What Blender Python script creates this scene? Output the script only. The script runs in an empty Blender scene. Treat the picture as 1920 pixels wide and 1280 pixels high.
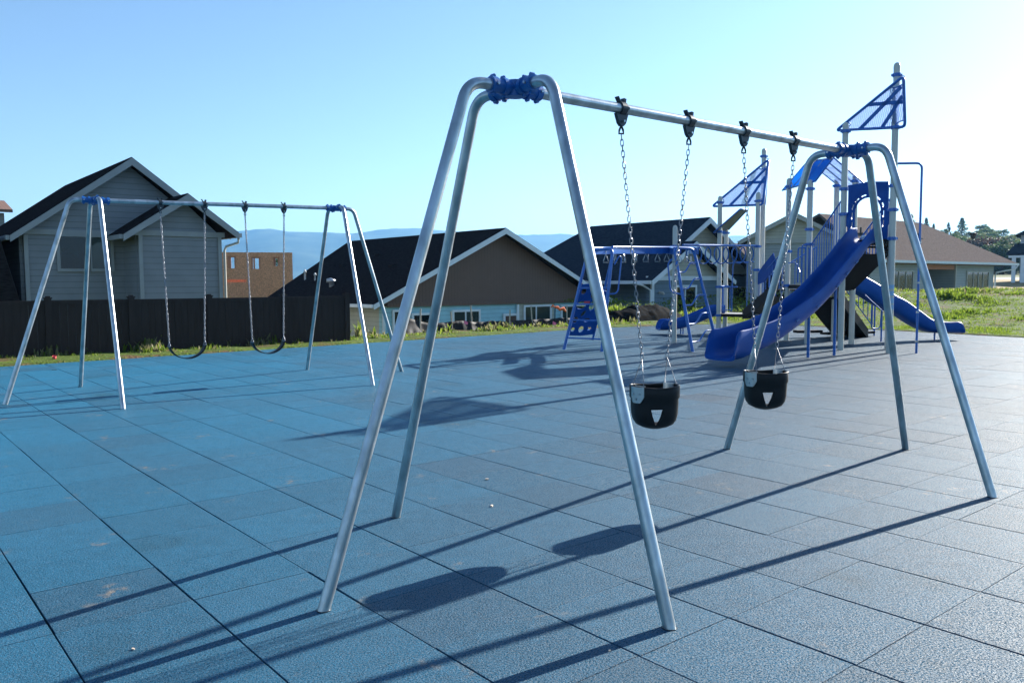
import bpy, bmesh, math, random
from mathutils import Vector, Matrix, noise
random.seed(7)
R = math.radians; PI = math.pi
C = bpy.context.scene.collection
scn = bpy.context.scene

# ------------------------------------------------------------ camera
F, PITCH, ROLL, H = 1540.0, 0.0724012, -0.0052186, 1.5547
cp, sp = math.cos(PITCH), math.sin(PITCH)
fwd = Vector((0, cp, -sp)); up = Vector((0, sp, cp)); rt = Vector((1, 0, 0))
c_, s_ = math.cos(ROLL), math.sin(ROLL)
RT = c_*rt + s_*up; UP = -s_*rt + c_*up
cam = bpy.data.objects.new('camera', bpy.data.cameras.new('camera'))
C.objects.link(cam)
cam.matrix_world = Matrix(((RT.x, UP.x, -fwd.x, 0), (RT.y, UP.y, -fwd.y, 0), (RT.z, UP.z, -fwd.z, H), (0, 0, 0, 1)))
cam.data.sensor_width = 36; cam.data.lens = F/1920*36
cam.data.clip_start = .05; cam.data.clip_end = 20000
scn.camera = cam

# ------------------------------------------------------------ sky, sun, exposure
SAZ, SEL = 42.4, 23.6                       # sun azimuth from +x, elevation
w = bpy.data.worlds.new("World"); scn.world = w; w.use_nodes = True
nt = w.node_tree; bg = nt.nodes['Background']
sky = nt.nodes.new('ShaderNodeTexSky'); sky.sky_type = 'NISHITA'; sky.sun_disc = False
sky.sun_elevation = R(SEL); sky.sun_rotation = R(90-SAZ)
sky.air_density = 1.0; sky.dust_density = .3; sky.ozone_density = 3.2
nt.links.new(sky.outputs[0], bg.inputs[0]); bg.inputs[1].default_value = 0.06
sl = bpy.data.lights.new('sun', 'SUN'); sl.energy = 5.0; sl.angle = R(.5); sl.color = (1, .95, .86)
so = bpy.data.objects.new('sun', sl); C.objects.link(so)
sd = Vector((math.cos(R(SAZ))*math.cos(R(SEL)), math.sin(R(SAZ))*math.cos(R(SEL)), math.sin(R(SEL))))
so.rotation_euler = sd.to_track_quat('Z', 'Y').to_euler(); so.location = (20, 20, 20)
scn.view_settings.view_transform = 'Standard'; scn.view_settings.look = 'None'
scn.view_settings.exposure = 1.7; scn.view_settings.gamma = 1
scn.render.resolution_x = 1024; scn.render.resolution_y = 682
scn.cycles.max_bounces = 6

# ------------------------------------------------------------ pixels to points
def ray(u, v): return RT*(u-960) - UP*(v-640) + fwd*F
def W(u, v, D):
    r = ray(u, v); return r*(D/r.y) + Vector((0, 0, H))
def G(u, v, z=0):
    r = ray(u, v); return r*((z-H)/r.z) + Vector((0, 0, H))
EX = Vector((.7711, .6367, 0)); EY = Vector((-.6367, .7711, 0)); YAW = math.atan2(EX.y, EX.x)
def PL(u, v, P, d):
    n = Vector((-d.y, d.x, 0)); r = ray(u, v); return r*(n.dot(P)/n.dot(r)) + Vector((0, 0, H))

# ------------------------------------------------------------ materials
def new(name):
    m = bpy.data.materials.new(name); m.use_nodes = True
    return m, m.node_tree, m.node_tree.nodes['Principled BSDF']
def mat(name, col, rough=.6, metal=0, spec=.5, var=.15, scale=6, bump=0, bscale=60, col2=None, stretch=None, coat=0, detail=4):
    m, t, b = new(name)
    tc = t.nodes.new('ShaderNodeTexCoord'); mp = t.nodes.new('ShaderNodeMapping')
    t.links.new(tc.outputs['Object'], mp.inputs[0])
    if stretch: mp.inputs['Scale'].default_value = stretch
    n = t.nodes.new('ShaderNodeTexNoise'); n.inputs['Scale'].default_value = scale; n.inputs['Detail'].default_value = detail
    t.links.new(mp.outputs[0], n.inputs[0])
    r = t.nodes.new('ShaderNodeValToRGB'); t.links.new(n.outputs[0], r.inputs[0])
    a = [max(0, c*(1-var)) for c in col]; z = [min(1, c*(1+var)) for c in (col2 or col)]
    r.color_ramp.elements[0].position = .3; r.color_ramp.elements[1].position = .7
    r.color_ramp.elements[0].color = (*a, 1); r.color_ramp.elements[1].color = (*z, 1)
    t.links.new(r.outputs[0], b.inputs['Base Color'])
    b.inputs['Roughness'].default_value = rough; b.inputs['Metallic'].default_value = metal
    b.inputs['Specular IOR Level'].default_value = spec; b.inputs['Coat Weight'].default_value = coat
    if bump:
        n2 = t.nodes.new('ShaderNodeTexNoise'); n2.inputs['Scale'].default_value = bscale; n2.inputs['Detail'].default_value = 3
        t.links.new(mp.outputs[0], n2.inputs[0])
        bp = t.nodes.new('ShaderNodeBump'); bp.inputs['Strength'].default_value = bump; bp.inputs['Distance'].default_value = .01
        t.links.new(n2.outputs[0], bp.inputs['Height']); t.links.new(bp.outputs[0], b.inputs['Normal'])
    return m
def siding(name, col, pitch=.18, vertical=False):
    m, t, b = new(name)
    tc = t.nodes.new('ShaderNodeTexCoord'); sx = t.nodes.new('ShaderNodeSeparateXYZ'); t.links.new(tc.outputs['Object'], sx.inputs[0])
    mu = t.nodes.new('ShaderNodeMath'); mu.operation = 'MULTIPLY'; mu.inputs[1].default_value = 1/pitch
    t.links.new(sx.outputs['Z' if not vertical else 'X'], mu.inputs[0])
    fr = t.nodes.new('ShaderNodeMath'); fr.operation = 'FRACT'; t.links.new(mu.outputs[0], fr.inputs[0])
    ra = t.nodes.new('ShaderNodeValToRGB'); t.links.new(fr.outputs[0], ra.inputs[0])
    e = ra.color_ramp.elements; e[0].color = (.35, .35, .35, 1); e[1].position = .1; e[1].color = (1, 1, 1, 1)
    no = t.nodes.new('ShaderNodeTexNoise'); no.inputs['Scale'].default_value = 2.5; t.links.new(tc.outputs['Object'], no.inputs[0])
    r2 = t.nodes.new('ShaderNodeValToRGB'); t.links.new(no.outputs[0], r2.inputs[0])
    r2.color_ramp.elements[0].color = (*[c*.85 for c in col], 1); r2.color_ramp.elements[1].color = (*[min(1, c*1.12) for c in col], 1)
    mx = t.nodes.new('ShaderNodeMix'); mx.data_type = 'RGBA'; mx.blend_type = 'MULTIPLY'; mx.inputs[0].default_value = 1
    t.links.new(r2.outputs[0], mx.inputs[6]); t.links.new(ra.outputs[0], mx.inputs[7]); t.links.new(mx.outputs[2], b.inputs['Base Color'])
    bp = t.nodes.new('ShaderNodeBump'); bp.inputs['Strength'].default_value = .6; bp.inputs['Distance'].default_value = .02; bp.invert = True
    t.links.new(fr.outputs[0], bp.inputs['Height']); t.links.new(bp.outputs[0], b.inputs['Normal'])
    b.inputs['Roughness'].default_value = .65
    return m
def shingle(name, c1, c2):
    m, t, b = new(name)
    tc = t.nodes.new('ShaderNodeTexCoord'); mp = t.nodes.new('ShaderNodeMapping'); t.links.new(tc.outputs['Object'], mp.inputs[0])
    mp.inputs['Scale'].default_value = (2.2, 2.2, 9)
    n = t.nodes.new('ShaderNodeTexNoise'); n.inputs['Scale'].default_value = 2.6; n.inputs['Detail'].default_value = 6; n.inputs['Roughness'].default_value = .7
    t.links.new(mp.outputs[0], n.inputs[0])
    r = t.nodes.new('ShaderNodeValToRGB'); t.links.new(n.outputs[0], r.inputs[0])
    r.color_ramp.elements[0].position = .35; r.color_ramp.elements[1].position = .65
    r.color_ramp.elements[0].color = (*c1, 1); r.color_ramp.elements[1].color = (*c2, 1)
    t.links.new(r.outputs[0], b.inputs['Base Color']); b.inputs['Roughness'].default_value = .9
    b.inputs['Specular IOR Level'].default_value = 0
    bp = t.nodes.new('ShaderNodeBump'); bp.inputs['Strength'].default_value = .5; bp.inputs['Distance'].default_value = .03
    t.links.new(n.outputs[0], bp.inputs['Height']); t.links.new(bp.outputs[0], b.inputs['Normal'])
    return m

M = {}
M['galv'] = mat('galvanised_steel', (.42, .46, .48), .32, .85, .5, .28, 12, .05, 90, stretch=(1, 1, .5))
M['chain'] = mat('zinc_chain', (.26, .27, .30), .42, .8, .5, .2, 30)
M['handle'] = mat('bright_steel_handle', (.5, .5, .5), .3, .9, .5, .2, 30)
M['bluepaint'] = mat('royal_blue_paint', (.014, .125, .44), .34, 0, .5, .12, 8, .05, 40, coat=.3)
M['blueplastic'] = mat('royal_blue_plastic', (.008, .072, .31), .46, 0, .16, .15, 3, .06, 25)
M['castblue'] = mat('blue_casting', (.008, .10, .33), .42, 0, .5, .15, 20, .1, 120)
M['tan'] = mat('tan_post_paint', (.56, .54, .47), .45, 0, .5, .06, 4)
M['darkmetal'] = mat('dark_hanger_iron', (.035, .045, .055), .45, .5, .5, .2, 30)
M['rubber'] = mat('black_rubber', (.010, .010, .011), .5, 0, .25, .2, 12, .05, 120)
M['plate'] = mat('steel_plate', (.42, .46, .48), .35, .8, .5, .1, 15)
M['deckbrown'] = mat('dark_brown_deck_coating', (.014, .011, .010), .6, 0, .2, .2, 10, .1, 60)
M['decktop'] = mat('worn_deck_edge', (.25, .23, .2), .5, 0, .4, .15, 10)
M['sticker'] = mat('pale_blue_sticker', (.30, .48, .68), .5, 0, .4, .05, 10)
M['white'] = mat('white_trim_paint', (.74, .77, .78), .55, 0, .4, .05, 3)
M['greytrim'] = mat('grey_trim_paint', (.30, .31, .31), .6, 0, .4, .06, 3)
M['tantrim'] = mat('tan_trim_paint', (.44, .42, .37), .6, 0, .4, .06, 3)
M['sid1'] = siding('grey_lap_siding', (.225, .235, .245))
M['sid2'] = siding('blue_lap_siding', (.34, .60, .66))
M['sid2b'] = siding('beige_lap_siding', (.50, .49, .40))
M['shake'] = siding('brown_shake_siding', (.15, .082, .055), .16, True)
M['sid3'] = siding('slate_blue_siding', (.15, .21, .26))
M['sid3b'] = siding('tan_gable_siding', (.50, .47, .38))
M['sid4'] = siding('greige_siding', (.34, .355, .34))
M['sid5'] = siding('pale_grey_siding', (.42, .45, .5))
M['osb'] = mat('raw_sheathing_board', (.62, .27, .13), .8, 0, .3, .2, 12, col2=(.74, .34, .18))
M['lumber'] = mat('orange_lumber', (.55, .22, .12), .7, 0, .3, .1, 10)
M['roofk'] = shingle('charcoal_shingles', (.012, .010, .011), (.030, .026, .027))
M['rooftan'] = shingle('tan_shingles', (.10, .084, .078), (.175, .148, .136))
M['roofblue'] = shingle('blue_black_shingles', (.015, .022, .034), (.035, .045, .062))
M['pipe'] = mat('vent_pipe_metal', (.4, .42, .44), .4, .5, .5, .1, 10)
M['fence'] = mat('dark_brown_vinyl_fence', (.042, .030, .026), .8, 0, .12, .15, 3, stretch=(6, 6, .6))
M['curtain'] = mat('pale_blind', (.3, .3, .26), .8, 0, .2, .1, 8, stretch=(20, 20, 1))
M['door'] = mat('brown_door', (.1, .05, .035), .5, 0, .4, .15, 6)
M['plastic_sheet'] = mat('black_silt_fabric', (.018, .018, .021), .6, 0, .12, .3, 12, .3, 5)
M['tarp'] = mat('dull_black_tarp', (.008, .008, .009), .9, 0, .02, .3, 5, .4, 6)
M['stake'] = mat('weathered_stake', (.42, .38, .32), .8, 0, .3, .2, 20)
M['red'] = mat('red_paper', (.6, .07, .08), .6, 0, .3, .15, 30)
M['orange'] = mat('orange_tape', (.75, .16, .05), .6, 0, .3, .15, 20)
M['pink'] = mat('pink_marker_tape', (.8, .18, .3), .6, 0, .3, .1, 20)
M['chip'] = mat('pale_wood_chip', (.6, .48, .38), .8, 0, .3, .2, 60)
M['bark'] = mat('bark', (.09, .065, .05), .9, 0, .2, .25, 10, .6, 20)
M['lamp'] = mat('dark_lamp_metal', (.03, .03, .03), .5, .4, .5, .1, 10)
def glass(name, col=(.008, .014, .018)):
    m = mat(name, col, .05, 0, .5, .3, 1.5); return m
M['glass'] = glass('window_glass'); M['glass2'] = glass('green_window_glass', (.035, .05, .045))
def leafmat(name, c1, c2, tr=.35):
    m, t, b = new(name)
    g = t.nodes.new('ShaderNodeObjectInfo'); geo = t.nodes.new('ShaderNodeNewGeometry')
    r = t.nodes.new('ShaderNodeValToRGB'); t.links.new(geo.outputs['Random Per Island'], r.inputs[0])
    r.color_ramp.elements[0].color = (*c1, 1); r.color_ramp.elements[1].color = (*c2, 1)
    t.links.new(r.outputs[0], b.inputs['Base Color']); b.inputs['Roughness'].default_value = .6
    b.inputs['Specular IOR Level'].default_value = .25
    tl = t.nodes.new('ShaderNodeBsdfTranslucent'); mx = t.nodes.new('ShaderNodeMixShader'); mx.inputs[0].default_value = tr
    t.links.new(r.outputs[0], tl.inputs[0]); t.links.new(b.outputs[0], mx.inputs[1]); t.links.new(tl.outputs[0], mx.inputs[2])
    t.links.new(mx.outputs[0], t.nodes['Material Output'].inputs[0])
    return m
M['grass'] = leafmat('green_weeds', (.075, .135, .013), (.24, .31, .04), .55)
M['drygrass'] = leafmat('pale_dry_weeds', (.13, .15, .05), (.33, .29, .15), .5)
M['leaf1'] = leafmat('mid_green_leaves', (.06, .10, .03), (.16, .22, .07))
M['leaf2'] = leafmat('dark_green_leaves', (.04, .07, .03), (.11, .15, .06), .3)
M['leaf3'] = leafmat('olive_leaves', (.12, .15, .04), (.28, .30, .10))
M['leaf4'] = leafmat('reddish_brown_leaves', (.05, .035, .03), (.12, .08, .06), .3)
def mesh_sail():
    m, t, b = new('perforated_blue_sheet')
    b.inputs['Base Color'].default_value = (.18, .25, .42, 1); b.inputs['Roughness'].default_value = .5
    tl = t.nodes.new('ShaderNodeBsdfTranslucent'); tl.inputs[0].default_value = (.26, .38, .66, 1)
    tp = t.nodes.new('ShaderNodeBsdfTransparent'); a = t.nodes.new('ShaderNodeMixShader'); a.inputs[0].default_value = .5
    c = t.nodes.new('ShaderNodeMixShader')
    tc = t.nodes.new('ShaderNodeTexCoord'); vo = t.nodes.new('ShaderNodeTexVoronoi'); vo.inputs['Scale'].default_value = 45
    vo.inputs['Randomness'].default_value = 0
    t.links.new(tc.outputs['Object'], vo.inputs[0]); ra = t.nodes.new('ShaderNodeMath'); ra.operation = 'LESS_THAN'; ra.inputs[1].default_value = .45
    t.links.new(vo.outputs[0], ra.inputs[0])
    t.links.new(b.outputs[0], a.inputs[1]); t.links.new(tl.outputs[0], a.inputs[2])
    t.links.new(ra.outputs[0], c.inputs[0]); t.links.new(a.outputs[0], c.inputs[1]); t.links.new(tp.outputs[0], c.inputs[2])
    t.links.new(c.outputs[0], t.nodes['Material Output'].inputs[0]); return m
M['sail'] = mesh_sail()
M['sail2'] = leafmat('bright_blue_translucent_sheet', (.07, .38, .85), (.07, .39, .86), .8)
M['darkcanopy'] = mat('dark_canopy', (.05, .07, .06), .5)
def tilemat():
    m, t, b = new('blue_rubber_tile')
    at = t.nodes.new('ShaderNodeAttribute'); at.attribute_name = 'tile'
    tc = t.nodes.new('ShaderNodeTexCoord')
    def N(sc, d=3, rg=.5):
        n = t.nodes.new('ShaderNodeTexNoise'); n.inputs['Scale'].default_value = sc; n.inputs['Detail'].default_value = d; n.inputs['Roughness'].default_value = rg
        t.links.new(tc.outputs['Object'], n.inputs[0]); return n
    def MX(f, A, B, bt='MIX'):
        x = t.nodes.new('ShaderNodeMix'); x.data_type = 'RGBA'; x.blend_type = bt
        for s, k in ((f, 0), (A, 6), (B, 7)):
            if isinstance(s, (int, float)): x.inputs[k].default_value = s
            elif isinstance(s, tuple): x.inputs[k].default_value = (*s, 1)
            else: t.links.new(s, x.inputs[k])
        return x.outputs[2]
    def RP(s, p0, p1, a=(0, 0, 0), z=(1, 1, 1)):
        r = t.nodes.new('ShaderNodeValToRGB'); t.links.new(s, r.inputs[0]); e = r.color_ramp.elements
        e[0].position = p0; e[1].position = p1; e[0].color = (*a, 1); e[1].color = (*z, 1); return r.outputs[0]
    def MXF(s):
        q = t.nodes.new('ShaderNodeMath'); q.operation = 'MULTIPLY'; q.inputs[1].default_value = .45; t.links.new(s, q.inputs[0]); return q.outputs[0]
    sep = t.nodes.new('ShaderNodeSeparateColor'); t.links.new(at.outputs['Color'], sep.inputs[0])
    c = MX(sep.outputs[0], (.014, .124, .218), (.027, .055, .085))  # second colour: greyer tile, mostly for the glare painted in on the right
    big = N(.35, 3); c = MX(MXF(RP(big.outputs[0], .42, .7)), c, (.028, .070, .110))
    c2 = MX(.45, c, RP(sep.outputs[1], 0, 1, (.84, .84, .84), (1.12, 1.12, 1.12)), 'MULTIPLY')
    mid = N(9, 5, .7); c3 = MX(.35, c2, RP(mid.outputs[0], .3, .7, (.5, .5, .5), (1.3, 1.3, 1.3)), 'MULTIPLY')
    fine = N(95, 3, .9); c4 = MX(1.0, c3, RP(fine.outputs[0], .35, .65, (.45, .45, .45), (1.55, 1.55, 1.55)), 'MULTIPLY')
    fl = N(230, 1); c5 = MX(RP(fl.outputs[0], .68, .73), c4, (.24, .29, .34))
    st = N(2.1, 3, .55); st2 = N(14, 3, .6)
    mm = t.nodes.new('ShaderNodeMath'); mm.operation = 'MULTIPLY'
    t.links.new(RP(st.outputs[0], .62, .72), mm.inputs[0]); t.links.new(RP(st2.outputs[0], .5, .7), mm.inputs[1])
    c6 = MX(mm.outputs[0], c5, (.20, .165, .13))
    sm_ = N(.75, 4, .6); c7 = MX(.5, c6, RP(sm_.outputs[0], .60, .72, (1, 1, 1), (.62, .50, .42)), 'MULTIPLY')
    t.links.new(c7, b.inputs['Base Color'])
    b.inputs['Specular IOR Level'].default_value = .15
    rr = t.nodes.new('ShaderNodeMapRange'); t.links.new(fine.outputs[0], rr.inputs[0]); rr.inputs[1].default_value = .3; rr.inputs[2].default_value = .7; rr.inputs[3].default_value = .34; rr.inputs[4].default_value = .80
    t.links.new(rr.outputs[0], b.inputs['Roughness'])
    gr_ = N(120, 2, .6); sp_ = t.nodes.new('ShaderNodeMapRange'); t.links.new(gr_.outputs[0], sp_.inputs[0])
    sp_.inputs[1].default_value = .42; sp_.inputs[2].default_value = .62; sp_.inputs[3].default_value = 0; sp_.inputs[4].default_value = .42; t.links.new(sp_.outputs[0], b.inputs['Specular IOR Level'])
    bp = t.nodes.new('ShaderNodeBump'); bp.inputs['Strength'].default_value = 1.0; bp.inputs['Distance'].default_value = .007
    t.links.new(fine.outputs[0], bp.inputs['Height'])
    bp2 = t.nodes.new('ShaderNodeBump'); bp2.inputs['Strength'].default_value = .35; bp2.inputs['Distance'].default_value = .006
    t.links.new(mid.outputs[0], bp2.inputs['Height']); t.links.new(bp.outputs[0], bp2.inputs['Normal']); t.links.new(bp2.outputs[0], b.inputs['Normal'])
    return m
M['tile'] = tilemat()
M['gap'] = mat('dark_seam', (.012, .014, .018), .9, 0, .2)
def groundmat():
    m, t, b = new('grass_and_soil')
    tc = t.nodes.new('ShaderNodeTexCoord')
    n = t.nodes.new('ShaderNodeTexNoise'); n.inputs['Scale'].default_value = .9; n.inputs['Detail'].default_value = 8; n.inputs['Roughness'].default_value = .65
    n2 = t.nodes.new('ShaderNodeTexNoise'); n2.inputs['Scale'].default_value = 14; n2.inputs['Detail'].default_value = 5
    for k in (n, n2): t.links.new(tc.outputs['Object'], k.inputs[0])
    r = t.nodes.new('ShaderNodeValToRGB'); t.links.new(n.outputs[0], r.inputs[0]); e = r.color_ramp.elements
    e[0].position = .385; e[0].color = (.12, .075, .04, 1); e[1].position = .475; e[1].color = (.065, .10, .02, 1)
    x = e.new(.7); x.color = (.12, .165, .035, 1)
    mx = t.nodes.new('ShaderNodeMix'); mx.data_type = 'RGBA'; mx.blend_type = 'MULTIPLY'; mx.inputs[0].default_value = .6
    r2 = t.nodes.new('ShaderNodeValToRGB'); t.links.new(n2.outputs[0], r2.inputs[0]); r2.color_ramp.elements[0].color = (.4, .4, .4, 1); r2.color_ramp.elements[1].color = (1.4, 1.4, 1.4, 1)
    t.links.new(r.outputs[0], mx.inputs[6]); t.links.new(r2.outputs[0], mx.inputs[7]); t.links.new(mx.outputs[2], b.inputs['Base Color'])
    b.inputs['Roughness'].default_value = .95; b.inputs['Specular IOR Level'].default_value = .1
    bp = t.nodes.new('ShaderNodeBump'); bp.inputs['Strength'].default_value = .8; bp.inputs['Distance'].default_value = .05
    t.links.new(n2.outputs[0], bp.inputs['Height']); t.links.new(bp.outputs[0], b.inputs['Normal'])
    return m
M['ground'] = groundmat()
M['hill'] = mat('wooded_hillside', (.035, .05, .025), .95, 0, .1, .35, .006, col2=(.06, .075, .035), detail=8)
M['nearhill'] = mat('grassy_hillside', (.07, .095, .03), .95, 0, .1, .3, .04, col2=(.15, .16, .06), detail=8)
M['drystrip'] = mat('dry_golden_grass', (.24, .17, .07), .95, 0, .1, .25, .5, col2=(.3, .21, .1))
M['road'] = mat('asphalt', (.06, .06, .065), .8, 0, .3, .1, 3)

# ------------------------------------------------------------ mesh builder
class MB:
    def __init__(s): s.v = []; s.f = []; s.sm = []
    def add(s, vs, fs, smooth=False):
        o = len(s.v); s.v += [tuple(x) for x in vs]; s.f += [tuple(i+o for i in f) for f in fs]; s.sm += [smooth]*len(fs); return s
    def box(s, c, size, rz=0, M4=None):
        hx, hy, hz = [k/2 for k in size]; co, si = math.cos(rz), math.sin(rz); vs = []
        for z in (-hz, hz):
            for x, y in ((-hx, -hy), (hx, -hy), (hx, hy), (-hx, hy)):
                p = Vector((c[0]+x*co-y*si, c[1]+x*si+y*co, c[2]+z)); vs.append(M4 @ p if M4 else p)
        return s.add(vs, [(3, 2, 1, 0), (4, 5, 6, 7), (0, 1, 5, 4), (1, 2, 6, 5), (2, 3, 7, 6), (3, 0, 4, 7)])
    def beam(s, a, b, wd, ht, upv=Vector((0, 0, 1))):
        a = Vector(a); b = Vector(b); d = (b-a).normalized(); sd_ = d.cross(upv).normalized(); u = sd_.cross(d)
        vs = [p + sd_*x*wd/2 + u*y*ht/2 for p in (a, b) for x, y in ((-1, -1), (1, -1), (1, 1), (-1, 1))]
        return s.add(vs, [(0, 1, 2, 3), (7, 6, 5, 4), (0, 4, 5, 1), (1, 5, 6, 2), (2, 6, 7, 3), (3, 7, 4, 0)])
    def prism(s, poly, off):
        n = len(poly); off = Vector(off); a = [Vector(p) for p in poly]; b = [p+off for p in a]
        return s.add(a+b, [tuple(range(n))[::-1], tuple(range(n, 2*n))] + [(i, (i+1) % n, (i+1) % n+n, i+n) for i in range(n)])
    def tube(s, pts, r, n=12, closed=False, cap=True):
        pts = [Vector(p) for p in pts]; m = len(pts); rs = r if isinstance(r, (list, tuple)) else [r]*m
        T = []
        for i in range(m):
            if closed: d = pts[(i+1) % m]-pts[i-1]
            else: d = pts[min(i+1, m-1)]-pts[max(i-1, 0)]
            T.append(d.normalized())
        a = Vector((0, 0, 1)) if abs(T[0].z) < .9 else Vector((1, 0, 0))
        N = (a - T[0]*a.dot(T[0])).normalized(); vs = []
        for i in range(m):
            N = (N - T[i]*N.dot(T[i])).normalized(); B = T[i].cross(N)
            vs += [pts[i] + (N*math.cos(2*PI*k/n) + B*math.sin(2*PI*k/n))*rs[i] for k in range(n)]
        fs = [(i*n+k, i*n+(k+1) % n, ((i+1) % m)*n+(k+1) % n, ((i+1) % m)*n+k) for i in range(m if closed else m-1) for k in range(n)]
        s.add(vs, fs, True)
        if cap and not closed:
            s.add(vs[:n], [tuple(range(n))[::-1]]); s.add(vs[-n:], [tuple(range(n))])
        return s
    def build(s, name, m, parent=None, at=None, rz=0):
        me = bpy.data.meshes.new(name); me.from_pydata(s.v, [], s.f); me.update()
        me.polygons.foreach_set('use_smooth', s.sm); me.materials.append(M[m] if isinstance(m, str) else m)
        o = bpy.data.objects.new(name, me); C.objects.link(o)
        if at is not None: o.location = at; o.rotation_euler.z = rz
        if parent: o.parent = parent
        return o
def fillet(pts, r, n=8):
    pts = [Vector(p) for p in pts]; out = [pts[0]]
    for i in range(1, len(pts)-1):
        p = pts[i]; a = (pts[i-1]-p); b = (pts[i+1]-p); rr = min(r, a.length*.49, b.length*.49)
        A = p+a.normalized()*rr; B = p+b.normalized()*rr
        for k in range(n+1):
            t = k/n; out.append(A*(1-t)**2 + p*2*t*(1-t) + B*t*t)
    out.append(pts[-1]); return out
def tag(o, label=None, cat=None, group=None, kind=None):
    if label: o['label'] = label
    if cat: o['category'] = cat
    if group: o['group'] = group
    if kind: o['kind'] = kind
    return o
def empty(name, loc, label=None, cat=None, group=None, rz=0):
    o = bpy.data.objects.new(name, None); C.objects.link(o); o.location = loc; o.rotation_euler.z = rz; o.empty_display_size = .2
    return tag(o, label, cat, group)
def plate(name, outer, holes, th, Mx, m, parent=None):
    """flat sheet with holes: loops are 2-D, Mx maps sheet coordinates to the parent's frame"""
    cu = bpy.data.curves.new(name, 'CURVE'); cu.dimensions = '2D'; cu.fill_mode = 'BOTH'; cu.extrude = th/2
    for lp in [outer]+holes:
        sp_ = cu.splines.new('POLY'); sp_.points.add(len(lp)-1)
        for k, p in enumerate(lp): sp_.points[k].co = (p[0], p[1], 0, 1)
        sp_.use_cyclic_u = True
    tmp = bpy.data.objects.new('tmp', cu); me = bpy.data.meshes.new_from_object(tmp); bpy.data.objects.remove(tmp)
    me.transform(Mx); me.materials.clear(); me.materials.append(M[m]); me.name = name
    o = bpy.data.objects.new(name, me); C.objects.link(o)
    if parent: o.parent = parent
    return o
def copy_tree(o, parent=None):
    c = o.copy(); C.objects.link(c)
    if parent: c.parent = parent
    for ch in list(o.children): copy_tree(ch, c)
    return c
def frame(origin, x, y):
    """matrix with axes x, y (3-D) and normal z"""
    x = Vector(x).normalized(); y = Vector(y); y = (y-x*y.dot(x)).normalized(); z = x.cross(y)
    return Matrix(((x.x, y.x, z.x, origin[0]), (x.y, y.y, z.y, origin[1]), (x.z, y.z, z.z, origin[2]), (0, 0, 0, 1)))

# ------------------------------------------------------------ playground surface: rubber tiles laid on a dark bed
T = .6096
def sstep(a, b, x):
    t = max(0, min(1, (x-a)/(b-a))); return t*t*(3-2*t)
def eymax(e): return 18.25+.068*(e-4) if e < 20 else 19.3-.25*(e-20)
def exmax(e): return 24.4+.16*(e-8)
def tiles():
    vs, fs, col = [], [], []; rr = random.Random(3); me = bpy.data.meshes.new('playground_surface')
    drift = 0
    for i in range(-34, 46):
        e0 = .6872+T*i   # lines of constant ex
        drift += rr.uniform(-.02, .02); drift *= .96
        off = 1.60 + drift
        for j in range(-26, 34):
            y0 = off + T*j
            ec = e0+T/2
            if ec-T/2 > exmax(y0)+.15 or y0 > eymax(ec)+.15: continue
            x1 = min(T, exmax(y0)+.12-e0); y1 = min(T, eymax(ec)+.12-y0)
            if x1 < .06 or y1 < .06: continue
            g = .0012+rr.random()*.0014; ch = .0024
            jx, jy = rr.uniform(-.001, .001), rr.uniform(-.001, .001); dz = rr.uniform(-.0012, .0012)
            tl = (rr.uniform(-.0015, .0015), rr.uniform(-.0015, .0015)); o = len(vs)
            def pt(a, b, z):
                A = e0+a+jx; B = y0+b+jy; zz = z+dz+tl[0]*(a-T/2)+tl[1]*(b-T/2)
                return (EX.x*A+EY.x*B, EX.y*A+EY.y*B, zz)
            gu = .0014+rr.random()**2*.0035; gv = .0006+rr.random()**3*.002
            for (k_, z) in ((ch, 0), (ch*.35, -.0012), (0, -.004), (0, -.02)):
                A_1, B_1 = gu+k_, gv+k_*.6
                for a, b in ((A_1, B_1), (x1-A_1, B_1), (x1-A_1, y1-B_1), (A_1, y1-B_1)): vs.append(pt(a, b, z))
            f = [(o, o+1, o+2, o+3)]
            for L in range(3):
                for k in range(4): f.append((o+4*L+k, o+4*L+4+k, o+4*L+4+(k+1) % 4, o+4*L+(k+1) % 4))
            fs += f
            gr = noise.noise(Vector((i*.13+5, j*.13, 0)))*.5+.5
            wx = pt(T/2, T/2, 0)[0]; q = rr.random(); grey = min(1, max(0, .10+sstep(-7, 7.5, wx)*.85+(gr-.5)*.30+(q-.5)*.15+(.2 if rr.random() < .05 else 0)))  # greying towards the right puts sun glare into the colour; the rest is random tone
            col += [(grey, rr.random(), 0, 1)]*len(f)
    me.from_pydata(vs, [], fs); me.update()
    ca = me.color_attributes.new('tile', 'FLOAT_COLOR', 'CORNER'); buf = []
    for p, c in zip(me.polygons, col): buf += list(c)*len(p.vertices)
    ca.data.foreach_set('color', buf)
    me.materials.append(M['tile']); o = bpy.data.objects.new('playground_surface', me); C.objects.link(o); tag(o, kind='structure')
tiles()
def AB(a, b, z=0): return Vector((EX.x*a+EY.x*b, EX.y*a+EY.y*b, z))
b = MB(); b.add([AB(-24, -16, -.016), AB(30, -16, -.016), AB(30, 21, -.016), AB(-24, 21, -.016)], [(0, 1, 2, 3)])
tag(b.build('playground_bed', 'gap'), kind='structure')

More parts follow.
